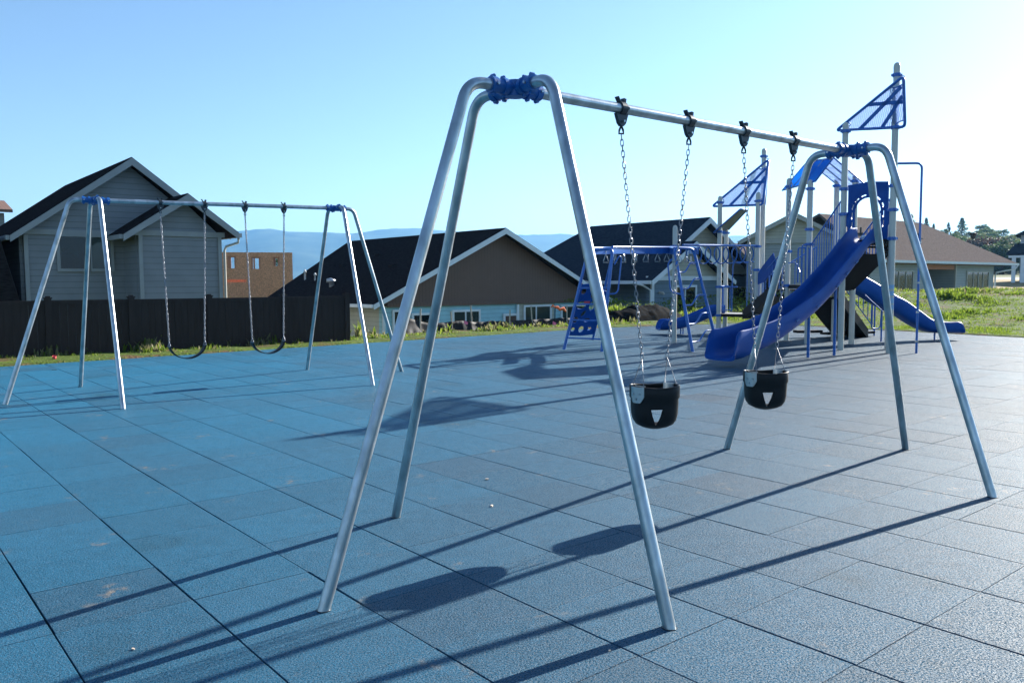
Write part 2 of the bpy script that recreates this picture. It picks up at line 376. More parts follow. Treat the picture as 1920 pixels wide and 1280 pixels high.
# ------------------------------------------------------------ terrain around it
def terr(p, o, side):
    """height of the ground at plan point p, o metres outside the tiles; side 0 = behind the fence, 1 = field"""
    n1 = noise.noise(Vector((p.x*.35, p.y*.35, 0))); n2 = noise.noise(Vector((p.x*1.3, p.y*1.3, 3)))
    z0 = .03+.05*n2*min(1, o) - 2.0*sstep(2.2, 7, o)*1.0
    z1 = .03+sstep(.5, 18, o)*1.0 + (n1*.13+n2*.06)*min(1, o/3) - .65*sstep(17, 26, o)
    far = sstep(60, 400, o)
    z = z0*(1-side)+z1*side
    return z + side*far*4
ring = []
for k in range(60): a = -140+144*(k/60)**.6; ring.append((AB(a, eymax(max(a, -30))), EY, 0))
for k in range(1, 150): a = 4+21.3*k/150; ring.append((AB(a, eymax(a)), EY, sstep(19, 26, a)*.55))
for k in range(17):
    t = k/16*PI/2; ring.append((AB(25.9, 17.8), (EY*math.cos(t)+EX*math.sin(t)), .6+.4*k/16))
for k in range(1, 120): e = 17.8-26*k/120; ring.append((AB(exmax(e), e), EX, 1))
for k in range(40): e = -8.2-130*(k/40)**1.7; ring.append((AB(exmax(max(e, -10)), e), EX, 1))
offs = [-.25, 0, .05, .15, .3, .5, .8, 1.1, 1.5, 2, 2.5, 3, 4, 5, 6, 7, 8, 9.5, 11, 13, 15, 17, 19, 21, 23, 26, 30, 36, 45, 60, 90, 150, 300, 700, 1600]
b = MB(); vs = []
for i, (p, n, sd0) in enumerate(ring):
    for o in offs:
        wob = .06*noise.noise(Vector((i*.35, 0, 9))) if 0 <= o < .4 else 0
        q = p+n*(o+wob); z = terr(q, max(o, 0), sd0)
        if o == -.25: z = -.03
        if o == 0: z = .004
        vs.append((q.x, q.y, z))
no = len(offs)
b.add(vs, [(i*no+j, i*no+j+1, (i+1)*no+j+1, (i+1)*no+j) for i in range(len(ring)-1) for j in range(no-1)], True)
tag(b.build('ground', 'ground'), kind='structure')
b = MB(); b.add([(-7900, -4900, -3.2), (7900, -4900, -3.2), (7900, 12700, -3.2), (-7900, 12700, -3.2)], [(0, 1, 2, 3)])
tag(b.build('lower_ground', 'nearhill'), kind='structure')

# grass and weeds: one mass of blades
def blades(name, spots, m):
    b = MB(); rr = random.Random(11); vs = []; fs = []
    for (p, h, n, sp_) in spots:
        for k in range(n):
            a = rr.random()*2*PI; r_ = rr.random()*sp_; q = p+Vector((math.cos(a)*r_, math.sin(a)*r_, -.02))
            a2 = rr.random()*2*PI; hh = h*rr.uniform(.5, 1.1); l = hh*rr.uniform(.1, .7); wd = hh*rr.uniform(.08, .2)+.004
            d = Vector((math.cos(a2), math.sin(a2), 0)); s = Vector((-d.y, d.x, 0))*wd; o = len(vs)
            vs += [q-s, q+s, q+d*l*.4+Vector((0, 0, hh*.6))+s*.7, q+d*l*.4+Vector((0, 0, hh*.6))-s*.7, q+d*l+Vector((0, 0, hh))]
            fs += [(o, o+1, o+2, o+3), (o+3, o+2, o+4)]
    b.add(vs, fs); return tag(b.build(name, m), kind='stuff')
rr = random.Random(5); sg = []; sd_g = []
for k in range(34000):      # field
    o = .15+31*rr.random()**1.5; e = 18-20*rr.random(); p = AB(exmax(e)+o, e)
    if rr.random() < .2: t = rr.random()*PI/2; p = AB(25.9, 17.8)+(EY*math.cos(t)+EX*math.sin(t))*o
    cl = noise.noise(Vector((p.x*.55, p.y*.55, 7))); p.z = terr(p, o, 1)
    hh = (.035+.008*o**.5)+max(0, cl)*.30*min(1, o/4)+(.04 if o > 14 else 0)
    (sd_g if (o > 13 and rr.random() < .30) else sg).append((p, hh*rr.uniform(.6, 1.3), 5, .08+.16*max(0, cl)))
for k in range(5200):       # strip between tiles and fences
    a = rr.uniform(-14, 26); o = .02+rr.random()**1.5*1.9; p = AB(a, eymax(a)+o); p.z = terr(p, o, 0)
    cl = noise.noise(Vector((p.x*1.1, p.y*1.1, 2)))+.25*(a > 5)
    if cl < -.05 and rr.random() < .75: continue
    tall = max(0, o-.5)*.30*max(0, cl+.12)*(1.5 if 5 < a < 12 else .7)
    (sd_g if rr.random() < .28+.4*(tall > .12) else sg).append((p, .035+tall*rr.uniform(.5, 1.5), 4, .07))
blades('grass', sg, 'grass'); blades('dry_weeds', sd_g, 'drygrass')

# ------------------------------------------------------------ swing sets
def swing_set(feetA, feetB, hubA, hubB, hangers, label):
    """feetA, feetB: three feet at each end, the outer one first; hubs at the ends of the top beam"""
    root = empty('swing_frame', ((hubA.x+hubB.x)/2, (hubA.y+hubB.y)/2, 0), label, 'swing frame'); o0 = root.location
    L = lambda p: Vector(p)-o0
    ax = (hubB-hubA); axn = ax.normalized()
    MB().tube([L(hubA+axn*.10), L(hubB-axn*.10)], .0301, 20).build('top_beam', 'galv', root)
    for hub, feet in ((hubA, feetA), (hubB, feetB)):
        cast = MB(); hd = (hubB-hubA if hub is hubA else hubA-hubB); hd.z = 0; hd.normalize()
        arms = [(hd, .17)]
        for f in feet:
            f = Vector(f); d = f-hub; d.z = 0; d.normalize(); arms.append((d, .17))
            pts = fillet([hub+d*.10, hub+d*.315, f], .20, 12)
            pts[-1] = f+(f-pts[-2]).normalized()*.03
            MB().tube([L(p) for p in pts], .0302, 20).build('leg', 'galv', root)
            MB().tube([L((f.x, f.y, -.002)), L((f.x, f.y, .003))], .036, 20).build('ground_collar', 'darkmetal', root)
        for d, l in arms:
            cast.tube([L(hub), L(hub+d*l)], .0385, 16)
            cast.tube([L(hub+d*(l-.035)), L(hub+d*(l+.002))], .045, 16)
            cast.tube([L(hub+d*.07), L(hub+d*.095)], .047, 16)
            s = Vector((-d.y, d.x, 0))
            for z in (-1, 1):
                cast.tube([L(hub+d*(l-.018)-s*.012+Vector((0, 0, z*.046))), L(hub+d*(l-.018)+s*.012+Vector((0, 0, z*.046)))], .012, 8)
                cast.tube([L(hub+d*.085-s*.01+Vector((0, 0, z*.047))), L(hub+d*.085+s*.01+Vector((0, 0, z*.047)))], .011, 8)
        cast.tube([L(hub+Vector((0, 0, -.044))), L(hub+Vector((0, 0, .040)))], .055, 16)
        cast.build('joint_casting', 'castblue', root)
        for d, l in arms:
            s = Vector((-d.y, d.x, 0)); MB().tube([L(hub+d*(l-.018)-s*.056), L(hub+d*(l-.018)+s*.056)], .008, 6).build('bolt', 'galv', root)
    for hp in hangers:
        h = MB(); s = Vector((-axn.y, axn.x, 0)); lp = L(hp)
        h.tube([lp-axn*.022, lp+axn*.022], .040, 16)
        h.prism([lp+s*.012+axn*x+Vector((0, 0, z)) for x, z in ((-.052, -.032), (.05, -.032), (.03, -.088), (.012, -.105), (-.012, -.105), (-.03, -.088))], -s*.024)
        h.beam(lp+Vector((0, 0, .036))-axn*.02, lp+Vector((0, 0, .066))-axn*.04, .03, .008)
        h.beam(lp+Vector((0, 0, .036))+axn*.016, lp+Vector((0, 0, .06))+axn*.02, .03, .02)
        h.tube([lp+s*.035+Vector((0, 0, .0))+axn*.03, lp-s*.035+axn*.03], .01, 8)
        h.build('hanger_bracket', 'darkmetal', root)
        b = MB(); lb = lp+Vector((0, 0, -.10)); b.tube([lb-s*.03+Vector((0, 0, .022)), lb+s*.03+Vector((0, 0, .022))], .007, 8)
        b.build('pivot_bolt', 'galv', root)
    return root
def chain_pts(mb, a, b, pitch=.0335, r=.0027, wd=.0098):
    a = Vector(a); b = Vector(b); d = b-a; n = max(2, round(d.length/pitch)); d.normalize()
    X = d.cross(Vector((.25, 1, 0))).normalized(); Y = d.cross(X)
    st = (b-a)/n; hl = st.length/2+r*1.6
    for i in range(n):
        c = a+st*(i+.5); s = X if i % 2 else Y; q = .5+.15*math.sin(i*1.7)
        s = (s+(Y if i % 2 else X)*.25*math.sin(i*.9)).normalized(); pts = []
        for k in range(12):
            t = 2*PI*k/12; pts.append(c+s*wd*math.cos(t)*(1 if abs(math.cos(t)) < .9 else 1)+d*(hl-wd*.0)*max(-1, min(1, 1.25*math.sin(t))) * (1-.0))
        mb.tube(pts, r, 5, True)
def shackle(mb, top, axn):
    t = Vector(top); mb.tube([t+Vector((0, 0, .012)), t, t-axn*.012+Vector((0, 0, -.03)), t-axn*.014+Vector((0, 0, -.05)), t+axn*.014+Vector((0, 0, -.05)), t+axn*.012+Vector((0, 0, -.03)), t], .0065, 8)

hubA, hubB = Vector((.025, 4.555, 2.60)), Vector((2.735, 6.755, 2.60))
FA = [G(607, 1143), G(1255, 1176), G(742, 969)]; FB = [G(1698, 842), G(1861, 931), G(1363, 841)]
axn = (hubB-hubA).normalized()
def onbeam(u, v): p = PL(u, v, hubA, axn); p.z = 2.60; return p
HN = [onbeam(1165, 203), onbeam(1292, 226), onbeam(1395, 245), onbeam(1488, 264)]
swing_set(FA, FB, hubA, hubB, HN, 'large galvanised steel swing frame with blue corner castings in the foreground')

def bucket_swing(h1, h2, label, seat_deg):
    root = empty('bucket_swing', ((h1.x+h2.x)/2, (h1.y+h2.y)/2, 0), label, 'baby swing', 'black bucket swings'); o0 = root.location
    ax = (h2-h1).normalized(); s = Vector((-ax.y, ax.x, 0))   # s points away from the camera side
    rim = .87; hw = .150; hd = .118; bx_ = ax
    ax = Vector((math.cos(R(seat_deg)), math.sin(R(seat_deg)), 0)); s = Vector((-ax.y, ax.x, 0))
    bm = bmesh.new(); nth, nh = 48, 9; prof = [(0, 1, 1), (-.006, 1.02, 1.03), (-.058, 1.02, 1.03), (-.068, .97, .98), (-.12, .96, .97), (-.170, .94, .95), (-.205, .88, .90), (-.232, .76, .78), (-.25, .52, .55), (-.262, .2, .25)]
    rows = []
    for (z, kx, ky) in prof:
        row = []
        for i in range(nth):
            t = 2*PI*i/nth; ct, st = math.cos(t), math.sin(t); e = .72
            x = hw*kx*math.copysign(abs(ct)**e, ct); y = hd*ky*math.copysign(abs(st)**e, st)
            row.append(bm.verts.new(ax*x + s*y + Vector((0, 0, rim+z + (.012*abs(ct) if z > -.02 else 0)))))
        rows.append(row)
    for a, b_ in zip(rows, rows[1:]):
        for i in range(nth): bm.faces.new((a[i], a[(i+1) % nth], b_[(i+1) % nth], b_[i]))
    bm.faces.new(rows[-1])
    for f in bm.faces: f.smooth = True
    me = bpy.data.meshes.new('seat'); bm.to_mesh(me); bm.free()
    tmp = bpy.data.objects.new('tmp', me); C.objects.link(tmp)
    so_ = tmp.modifiers.new('s', 'SOLIDIFY'); so_.thickness = .011; so_.offset = 0
    cut = MB()
    tri = [(-.038, -.130), (.038, -.130), (.026, -.175), (.004, -.232), (-.004, -.232), (-.026, -.175)]
    cut.prism([ax*(x-.020) + Vector((0, 0, rim+z)) - s*.3 for x, z in tri], s*.31)
    cut.prism([ax*x + Vector((0, 0, rim+z)) + s*.02 for x, z in ((-.03, -.15), (.125, -.15), (.118, -.20), (.09, -.235), (.0, -.245), (-.03, -.21))], s*.3)
    co = cut.build('cut', 'rubber')
    bm2 = bmesh.new(); bm2.from_mesh(co.data); bmesh.ops.recalc_face_normals(bm2, faces=bm2.faces); bm2.to_mesh(co.data); bm2.free()
    bo = tmp.modifiers.new('b', 'BOOLEAN'); bo.operation = 'DIFFERENCE'; bo.object = co; bo.solver = 'EXACT'
    dg = bpy.context.evaluated_depsgraph_get(); m2 = bpy.data.meshes.new_from_object(tmp.evaluated_get(dg))
    bpy.data.objects.remove(tmp); bpy.data.objects.remove(co)
    m2.materials.clear(); m2.materials.append(M['rubber']); m2.name = 'seat'
    seat = bpy.data.objects.new('seat', m2); C.objects.link(seat); seat.parent = root
    rimt = MB(); rimt.tube([ax*hw*1.01*math.copysign(abs(math.cos(t))**.72, math.cos(t))+s*hd*1.02*math.copysign(abs(math.sin(t))**.72, math.sin(t))+Vector((0, 0, rim+.012*abs(math.cos(t)))) for t in [2*PI*i/48 for i in range(48)]], .008, 8, True)
    rimt.build('rim', 'rubber', root)
    ap = []
    for sx, hp in ((-1, h1), (1, h2)):
        apex = ax*sx*(hw-.012)+Vector((0, 0, rim+.20)); pl = MB(); base = ax*sx*(hw+.012)
        cnr = [(-.052, .014), (.052, .014), (.050, -.05), (.030, -.088), (-.030, -.088), (-.050, -.05)]
        n_ = 13; vs = []; t_0 = R(30) if sx > 0 else R(210); hwp, hdp = hw*1.03, hd*1.04
        def rimp(t, o_): return ax*((hwp+o_)*math.copysign(abs(math.cos(t))**.72, math.cos(t)))+s*((hdp+o_)*math.copysign(abs(math.sin(t))**.72, math.sin(t)))
        def around(y):   # point on the rim y metres along it from the plate's middle
            t = t_0; st_ = .01 if y > 0 else -.01; acc = 0; p = rimp(t, 0)
            while acc < abs(y): q_ = rimp(t+st_, 0); acc += (q_-p).length; p = q_; t += st_
            return t
        for i in range(n_):
            y = -.052+.104*i/(n_-1); t = around(y); zb = -.048-.040*min(1, max(0, (.052-abs(y))/.022))
            for z, o_ in ((.014, .009), (zb, .009), (zb, .002), (.014, .002)): vs.append(rimp(t, o_)+Vector((0, 0, rim+z)))
        pl.add(vs, [(i*4+k, i*4+(k+1) % 4, i*4+4+(k+1) % 4, i*4+4+k) for i in range(n_-1) for k in range(4)]+[(3, 2, 1, 0), tuple((n_-1)*4+k for k in range(4))])
        po_ = pl.build('side_plate', 'plate', root)
        for by, bz in ((-.024, -.03), (.024, -.03), (0, -.062)):
            t = around(by); bb = MB(); bb.tube([rimp(t, .008)+Vector((0, 0, rim+bz)), rimp(t, .017)+Vector((0, 0, rim+bz))], .007, 8); bb.build('rivet', 'galv', po_)
        pl = MB(); vs = []
        for i in range(n_):
            y = -.05+.10*i/(n_-1); t = around(y)
            for z, o_ in ((.020, -.016), (-.062, -.020), (-.062, -.024), (.020, -.020)): vs.append(rimp(t, o_)+Vector((0, 0, rim+z)))
        pl.add(vs, [(i*4+k, i*4+(k+1) % 4, i*4+4+(k+1) % 4, i*4+4+k) for i in range(n_-1) for k in range(4)]+[(3, 2, 1, 0), tuple((n_-1)*4+k for k in range(4))])
        pl.build('inner_plate', 'plate', root)
        apex = rimp(t_0, -.045)+Vector((0, 0, rim+.19))
        wr = MB(); q, q2 = [rimp(around(y), .004)+Vector((0, 0, rim+.010)) for y in (-.05, .05)]
        wr.tube([q, apex, q2, q], .0028, 6); wr.build('chain_triangle', 'chain', root)
        ch = MB(); top = hp-o0+Vector((0, 0, -.155))
        chain_pts(ch, top, apex+Vector((0, 0, .004))); ch.build('chain', 'chain', root)
        sh = MB(); shackle(sh, hp-o0+Vector((0, 0, -.10)), ax); sh.build('shackle', 'bluepaint' if 0 else 'darkmetal', root)
    return root
bucket_swing(HN[0], HN[1], 'black bucket swing on steel chains, the nearer one, beside the big front leg', 8)
bucket_swing(HN[2], HN[3], 'black bucket swing on steel chains, the farther one, in front of the blue slide', 2)

# far swing set
hubC, hubD = Vector((-5.66, 11.30, 2.69)), Vector((-2.87, 13.57, 2.77))
FC = [G(10, 758), G(231, 766), G(151, 725)]; FD = [G(753, 696), G(699, 722), G(576, 693)]
axf = (hubD-hubC).normalized()
def onb2(u, v): return PL(u, v, hubC, Vector((axf.x, axf.y, 0)).normalized())
def lerpb(u, v):
    p = onb2(u, v); t = (p-hubC).dot(axf)/(hubD-hubC).length; return hubC.lerp(hubD, t)
HF = [lerpb(300, 380), lerpb(383, 382), lerpb(459, 386), lerpb(532, 388)]
swing_set(FC, FD, hubC, hubD, HF, 'galvanised steel swing frame further back on the left in front of the dark fence')
def belt_swing(h1, h2, label):
    root = empty('belt_swing', ((h1.x+h2.x)/2, (h1.y+h2.y)/2, 0), label, 'swing', 'belt swings'); o0 = root.location
    ax = (h2-h1); ax.z = 0; sep = ax.length; ax.normalize(); s = Vector((-ax.y, ax.x, 0))
    hw = .255; zt = .72; n = 24; vs = []
    for i in range(n+1):
        t = -1+2*i/n; x = hw*math.sin(t*PI/2*.96)/math.sin(PI/2*.96); z = .455+(zt-.07-.455)*(1-math.cos(t*PI/2))**.95
        for y, dz in ((-.072, 0), (.072, 0), (.072, .009), (-.072, .009)): vs.append(ax*x*(1-.0*dz)+s*y+Vector((0, 0, z+dz)))
    b = MB(); b.add(vs, [(i*4+k, i*4+(k+1) % 4, i*4+4+(k+1) % 4, i*4+4+k) for i in range(n) for k in range(4)]+[(3, 2, 1, 0), tuple(n*4+k for k in range(4))], True)
    b.build('seat', 'rubber', root)
    for sx, hp in ((-1, h1), (1, h2)):
        e = ax*sx*hw+Vector((0, 0, zt)); tr = MB()
        for y in (-.06, .06): tr.tube([e, e+s*y-Vector((0, 0, .075))], .006, 6)
        tr.tube([e+s*.06-Vector((0, 0, .075)), e-s*.06-Vector((0, 0, .075))], .007, 6); tr.build('seat_triangle', 'chain', root)
        ch = MB(); chain_pts(ch, hp-o0+Vector((0, 0, -.15)), e, .037, .0042, .011); ch.build('chain', 'chain', root)
        sh = MB(); shackle(sh, hp-o0+Vector((0, 0, -.10)), ax); sh.build('shackle', 'darkmetal', root)
belt_swing(HF[0], HF[1], 'curved black belt swing on chains, left one under the back beam')
belt_swing(HF[2], HF[3], 'curved black belt swing on chains, right one under the back beam')

exec_parts = []
# ------------------------------------------------------------ play structure
PS = empty('play_structure', (7.6, 19.5, 0), 'tall blue and tan playground climber with slides, decks, stairs and sail shades', 'play structure')
PO = Vector(PS.location)
def V(x, y, z=0): return Vector((x, y, z))-PO
posts = dict(P1=(8.02, 17.41, 6.05), P2=(7.33, 18.27, 5.0), PX=(8.44, 18.40, 3.3), P3=(8.26, 19.94, 4.08), P4=(8.28, 21.1, 4.14), P5=(7.21, 20.01, 3.97), P6=(7.13, 21.3, 4.17),
             P8=(5.97, 23.7, 3.97), P9=(6.44, 24.8, 3.12), P10=(6.85, 23.0, 4.0), P11=(7.29, 24.0, 5.35), P12=(4.11, 20.77, 2.95))
def pp(k, z=0): return V(posts[k][0], posts[k][1], z)
for k, (x, y, z) in posts.items():
    r_ = .066 if k != 'P12' else .06
    b = MB(); b.tube([V(x, y, -.02), V(x, y, z-.09), V(x, y, z-.05), V(x, y, z-.018), V(x, y, z)], [r_, r_, r_*.93, r_*.68, r_*.15], 20)
    po = b.build('post', 'tan', PS)
    if k in ('P1',):
        q = MB()
        for zz, hh in ((.98, .10), (1.12, .12), (1.27, .10), (1.41, .08)):
            pts = []
            for i in range(9):
                a = R(-150+i*14); pts.append((math.cos(a)*.0675, math.sin(a)*.0675))
            for i in range(8):
                q.add([V(x+pts[i][0], y+pts[i][1], zz-hh/2), V(x+pts[i+1][0], y+pts[i+1][1], zz-hh/2), V(x+pts[i+1][0], y+pts[i+1][1], zz+hh/2), V(x+pts[i][0], y+pts[i][1], zz+hh/2)], [(0, 1, 2, 3)])
        q.build('safety_sticker', 'sticker', po)
def clamp(k, z, parent=PS):
    x, y, _ = posts[k]; b = MB(); b.tube([V(x, y, z-.035), V(x, y, z+.035)], .082, 18)
    b.box(V(x, y-.085, z), (.05, .05, .05)); b.box(V(x-.085, y, z), (.05, .04, .05)); b.box(V(x+.085, y, z), (.05, .04, .05)); return b
cl = [('P1', 5.79), ('P2', 4.80), ('P1', 4.72), ('P1', 3.52), ('P1', 3.02), ('P1', 2.42), ('P2', 3.55), ('P2', 3.0), ('P2', 2.42), ('P3', 1.52), ('P3', 2.5), ('P5', 2.78), ('P5', 2.42), ('P5', 1.42), ('P6', 1.42), ('P4', 1.42),
      ('P3', 3.92), ('P4', 3.94), ('P5', 3.75), ('P6', 3.95), ('P8', 3.78), ('P10', 3.75), ('P9', 2.98), ('P8', 2.95), ('P11', 5.12), ('P10', 2.50), ('P8', 1.38), ('P9', 1.38), ('P8', .56), ('P10', .56), ('P9', .56), ('P11', .56), ('P10', 1.85), ('P6', 2.3), ('P12', 2.42)]
for k, z in cl: clamp(k, z).build('post_clamp', 'bluepaint', PS)
def slab(name, poly, z, th=.07):
    b = MB(); b.prism([V(x, y, z-th) for x, y in poly], (0, 0, th)); o = b.build(name, 'deckbrown', PS)
    b = MB(); n = len(poly); cx = sum(p[0] for p in poly)/n; cy = sum(p[1] for p in poly)/n
    b.prism([V(cx+(x-cx)*.97, cy+(y-cy)*.97, z+.002) for x, y in poly], (0, 0, .006)); b.build('deck_top', 'decktop', o); return o
xy = lambda k: posts[k][:2]
slab('deck', [xy('P2'), xy('P1'), xy('PX')], 2.42, .1)
slab('deck', [xy('P5'), xy('P3'), xy('P4'), xy('P6')], 1.44, .09)
slab('deck', [xy('P8'), xy('P10'), xy('P11'), xy('P9')], .60, .08)
# stairs
def stairs(a, b_, wdir, width, n, name='stairs'):
    """a, b_: lower and upper centre points; treads with closed dark sides"""
    a = Vector(a); b_ = Vector(b_); w = Vector(wdir).normalized(); d = (b_-a)
    st = MB()
    for s in (-1, 1):
        e = w*s*width/2
        st.prism([V(*(a+e+Vector((0, 0, -.16)))), V(*(b_+e+Vector((0, 0, -.30)))), V(*(b_+e+Vector((0, 0, .02)))), V(*(a+e+Vector((0, 0, .10))))], w*s*.02)
    e = w*width/2
    st.prism([V(*(a-e+Vector((0, 0, -.15)))), V(*(a+e+Vector((0, 0, -.15)))), V(*(b_+e+Vector((0, 0, -.29)))), V(*(b_-e+Vector((0, 0, -.29))))], (0, 0, .02))
    o = st.build(name, 'deckbrown', PS)
    for i in range(n):
        c = a+d*((i+.5)/n); tr = MB(); L = Vector((d.x, d.y, 0)); t = L.length/n; L.normalize()
        tr.prism([V(*(c-L*t*.6-w*width/2)), V(*(c+L*t*.6-w*width/2)), V(*(c+L*t*.6+w*width/2)), V(*(c-L*t*.6+w*width/2))], (0, 0, -.035)); tr.build('step', 'deckbrown', o)
    return o
wdA = Vector((1.05, -.03, 0))
stairs((7.75, 19.93, 1.45), (7.88, 18.35, 2.40), wdA, .98, 5)
wC = Vector((posts['P11'][0]-posts['P10'][0], posts['P11'][1]-posts['P10'][1], 0))
stairs((7.05, 23.45, .62), (7.22, 21.35, 1.42), Vector((1, .15, 0)), .95, 4)
stairs((9.35, 22.6, .12), (7.95, 21.25, 1.40), Vector((.7, -.72, 0)), .9, 5)
b = MB(); b.box(V(9.3, 22.7, .10), (1.6, .35, .06), .35); b.build('entry_step', 'deckbrown', PS)
b = MB(); b.box(V(8.05, 22.3, .17), (.7, .3, .07), .1); b.build('entry_step', 'deckbrown', PS)
# railings
def railing(a, b_, h, drop, nb, r=.0145, name='railing', bend=True, lo=.08):
    """sloped rail from a to b_ (points at tread level)"""
    a = Vector(a); b_ = Vector(b_); up_ = Vector((0, 0, h)); d = (b_-a); dh = Vector((d.x, d.y, 0)).normalized()
    top = [a+up_, b_+up_]; bot = [a+Vector((0, 0, lo)), b_+Vector((0, 0, lo))]
    if bend: top = fillet([a+up_-dh*.22, a+up_, b_+up_], .12, 5)
    rl = MB(); rl.tube([V(*p) for p in top], r*1.35, 10); rl.tube([V(*p) for p in bot], r, 8); o = rl.build(name, 'bluepaint', PS)
    for i in range(nb+1):
        t = i/nb; q = MB(); q.tube([V(*(a+d*t+Vector((0, 0, lo)))), V(*(a+d*t+up_))], r*.85, 8); q.build('baluster', 'bluepaint', o)
    return o
railing((7.22, 19.95, 1.46), (7.33, 18.35, 2.42), .92, 0, 13)
railing((8.26, 19.85, 1.46), (8.42, 18.45, 2.42), .92, 0, 11)
railing((6.90, 22.95, .66), (7.13, 21.38, 1.46), .95, 0, 8)
railing((7.32, 23.9, .66), (7.9, 21.4, 1.46), .95, 0, 8)
railing((9.75, 22.2, .25), (8.33, 20.95, 1.46), .9, 0, 7)
def loopbar(pts, r=.016, name='grab_rail', parent=PS, fr=.12):
    b = MB(); b.tube([V(*p) for p in fillet([Vector(p) for p in pts], fr, 6)], r, 10); return b.build(name, 'bluepaint', parent)
# fence-like rail on the low deck, front side P8..P10
o = loopbar([(6.0, 23.66, 1.38), (6.42, 23.38, 1.38)])
for t in (.12, .3): p = (5.97+.88*t, 23.7-.70*t); loopbar([(p[0], p[1], 1.37), (p[0], p[1], .66)], .012, 'baluster', o)
loopbar([(6.28, 23.46, .68), (6.28, 23.46, 1.38), (6.3, 23.45, 2.08), (6.78, 23.06, 2.08)], .016)
loopbar([(6.02, 23.62, .72), (6.26, 23.46, .72)], .012)
loopbar([(6.05, 23.85, 1.4), (6.38, 24.7, 1.4)]); loopbar([(6.05, 23.85, .7), (6.05, 23.85, 1.4)]); loopbar([(6.2, 24.2, .7), (6.2, 24.2, 1.4)], .012)
for s, (xx, yy) in enumerate(((6.62, 23.15), (6.72, 23.1))): loopbar([(xx, yy, .66), (xx, yy, 2.02)], .013)
# activity panels and rails of the middle deck
M1 = frame(V(6.87, 22.92, 1.05), (.33, -1.6, .78), (0, 0, 1))
plate('side_panel', [(0, .40), (.5, .28), (1.25, .40), (1.25, .78), (.6, .72), (0, .58)], [], .02, M1, 'blueplastic', PS)
for x, y in ((7.05, 20.3), (7.10, 20.2), (7.14, 20.55)): loopbar([(x, y, 1.5), (x, y, 2.35), (x+.09, y-.25, 2.35), (x+.09, y-.25, 1.5)], .018, fr=.06)
loopbar([(7.13, 21.2, 2.0), (7.16, 20.75, 2.0), (7.17, 20.5, 1.75)], .016)
loopbar([(7.0, 19.88, 1.2), (7.0, 19.88, 2.40), (7.16, 19.96, 2.40)], .016, fr=.05); loopbar([(7.1, 19.9, 1.3), (7.1, 19.9, 2.38)], .014)
# arch panel at the head of the tall slide
p1, p2 = Vector((8.02, 17.41, 0)), Vector((7.33, 18.27, 0)); d12 = (p1-p2).normalized(); W12 = (p1-p2).length
Ma = frame(V(p2.x, p2.y, 2.40), d12, (0, 0, 1))
x0, x1 = .10, W12-.10; cx = W12/2
arch = [(cx-.29, .04)]+[(cx+.29*math.cos(PI-PI*i/14), .62+.30*math.sin(PI*i/14)) for i in range(15)]+[(cx+.29, .04)]
slots = []
for a0 in (12, 40, 68, 96, 124, 152):
    lp = []
    for t in range(5): a = R(a0+t*4.2); lp.append((cx+.345*math.cos(a), .62+.345*math.sin(a)))
    for t in range(4, -1, -1): a = R(a0+t*4.2); lp.append((cx+.375*math.cos(a), .62+.375*math.sin(a)))
    slots.append(lp)
for sx in (-1, 1):
    for yy in (.28, .48): slots.append([(cx+sx*.35-.013, yy), (cx+sx*.35+.013, yy), (cx+sx*.35+.013, yy+.14), (cx+sx*.35-.013, yy+.14)])
outer = [(x0, .02), (cx-.29-.001, .02)]+arch[0:0]+[(cx-.29, .62)]+[(cx+.29*math.cos(PI-PI*i/14), .62+.30*math.sin(PI*i/14)) for i in range(1, 14)]+[(cx+.29, .62), (cx+.291, .02), (x1, .02)]
outer += [(x1, .3), (x1+.03, .34), (x1+.03, .6), (x1, .64), (x1, 1.22), (cx, 1.26), (x0, 1.22), (x0, .64), (x0-.03, .6), (x0-.03, .34), (x0, .3)]
plate('arch_panel', outer, slots, .022, Ma, 'blueplastic', PS)
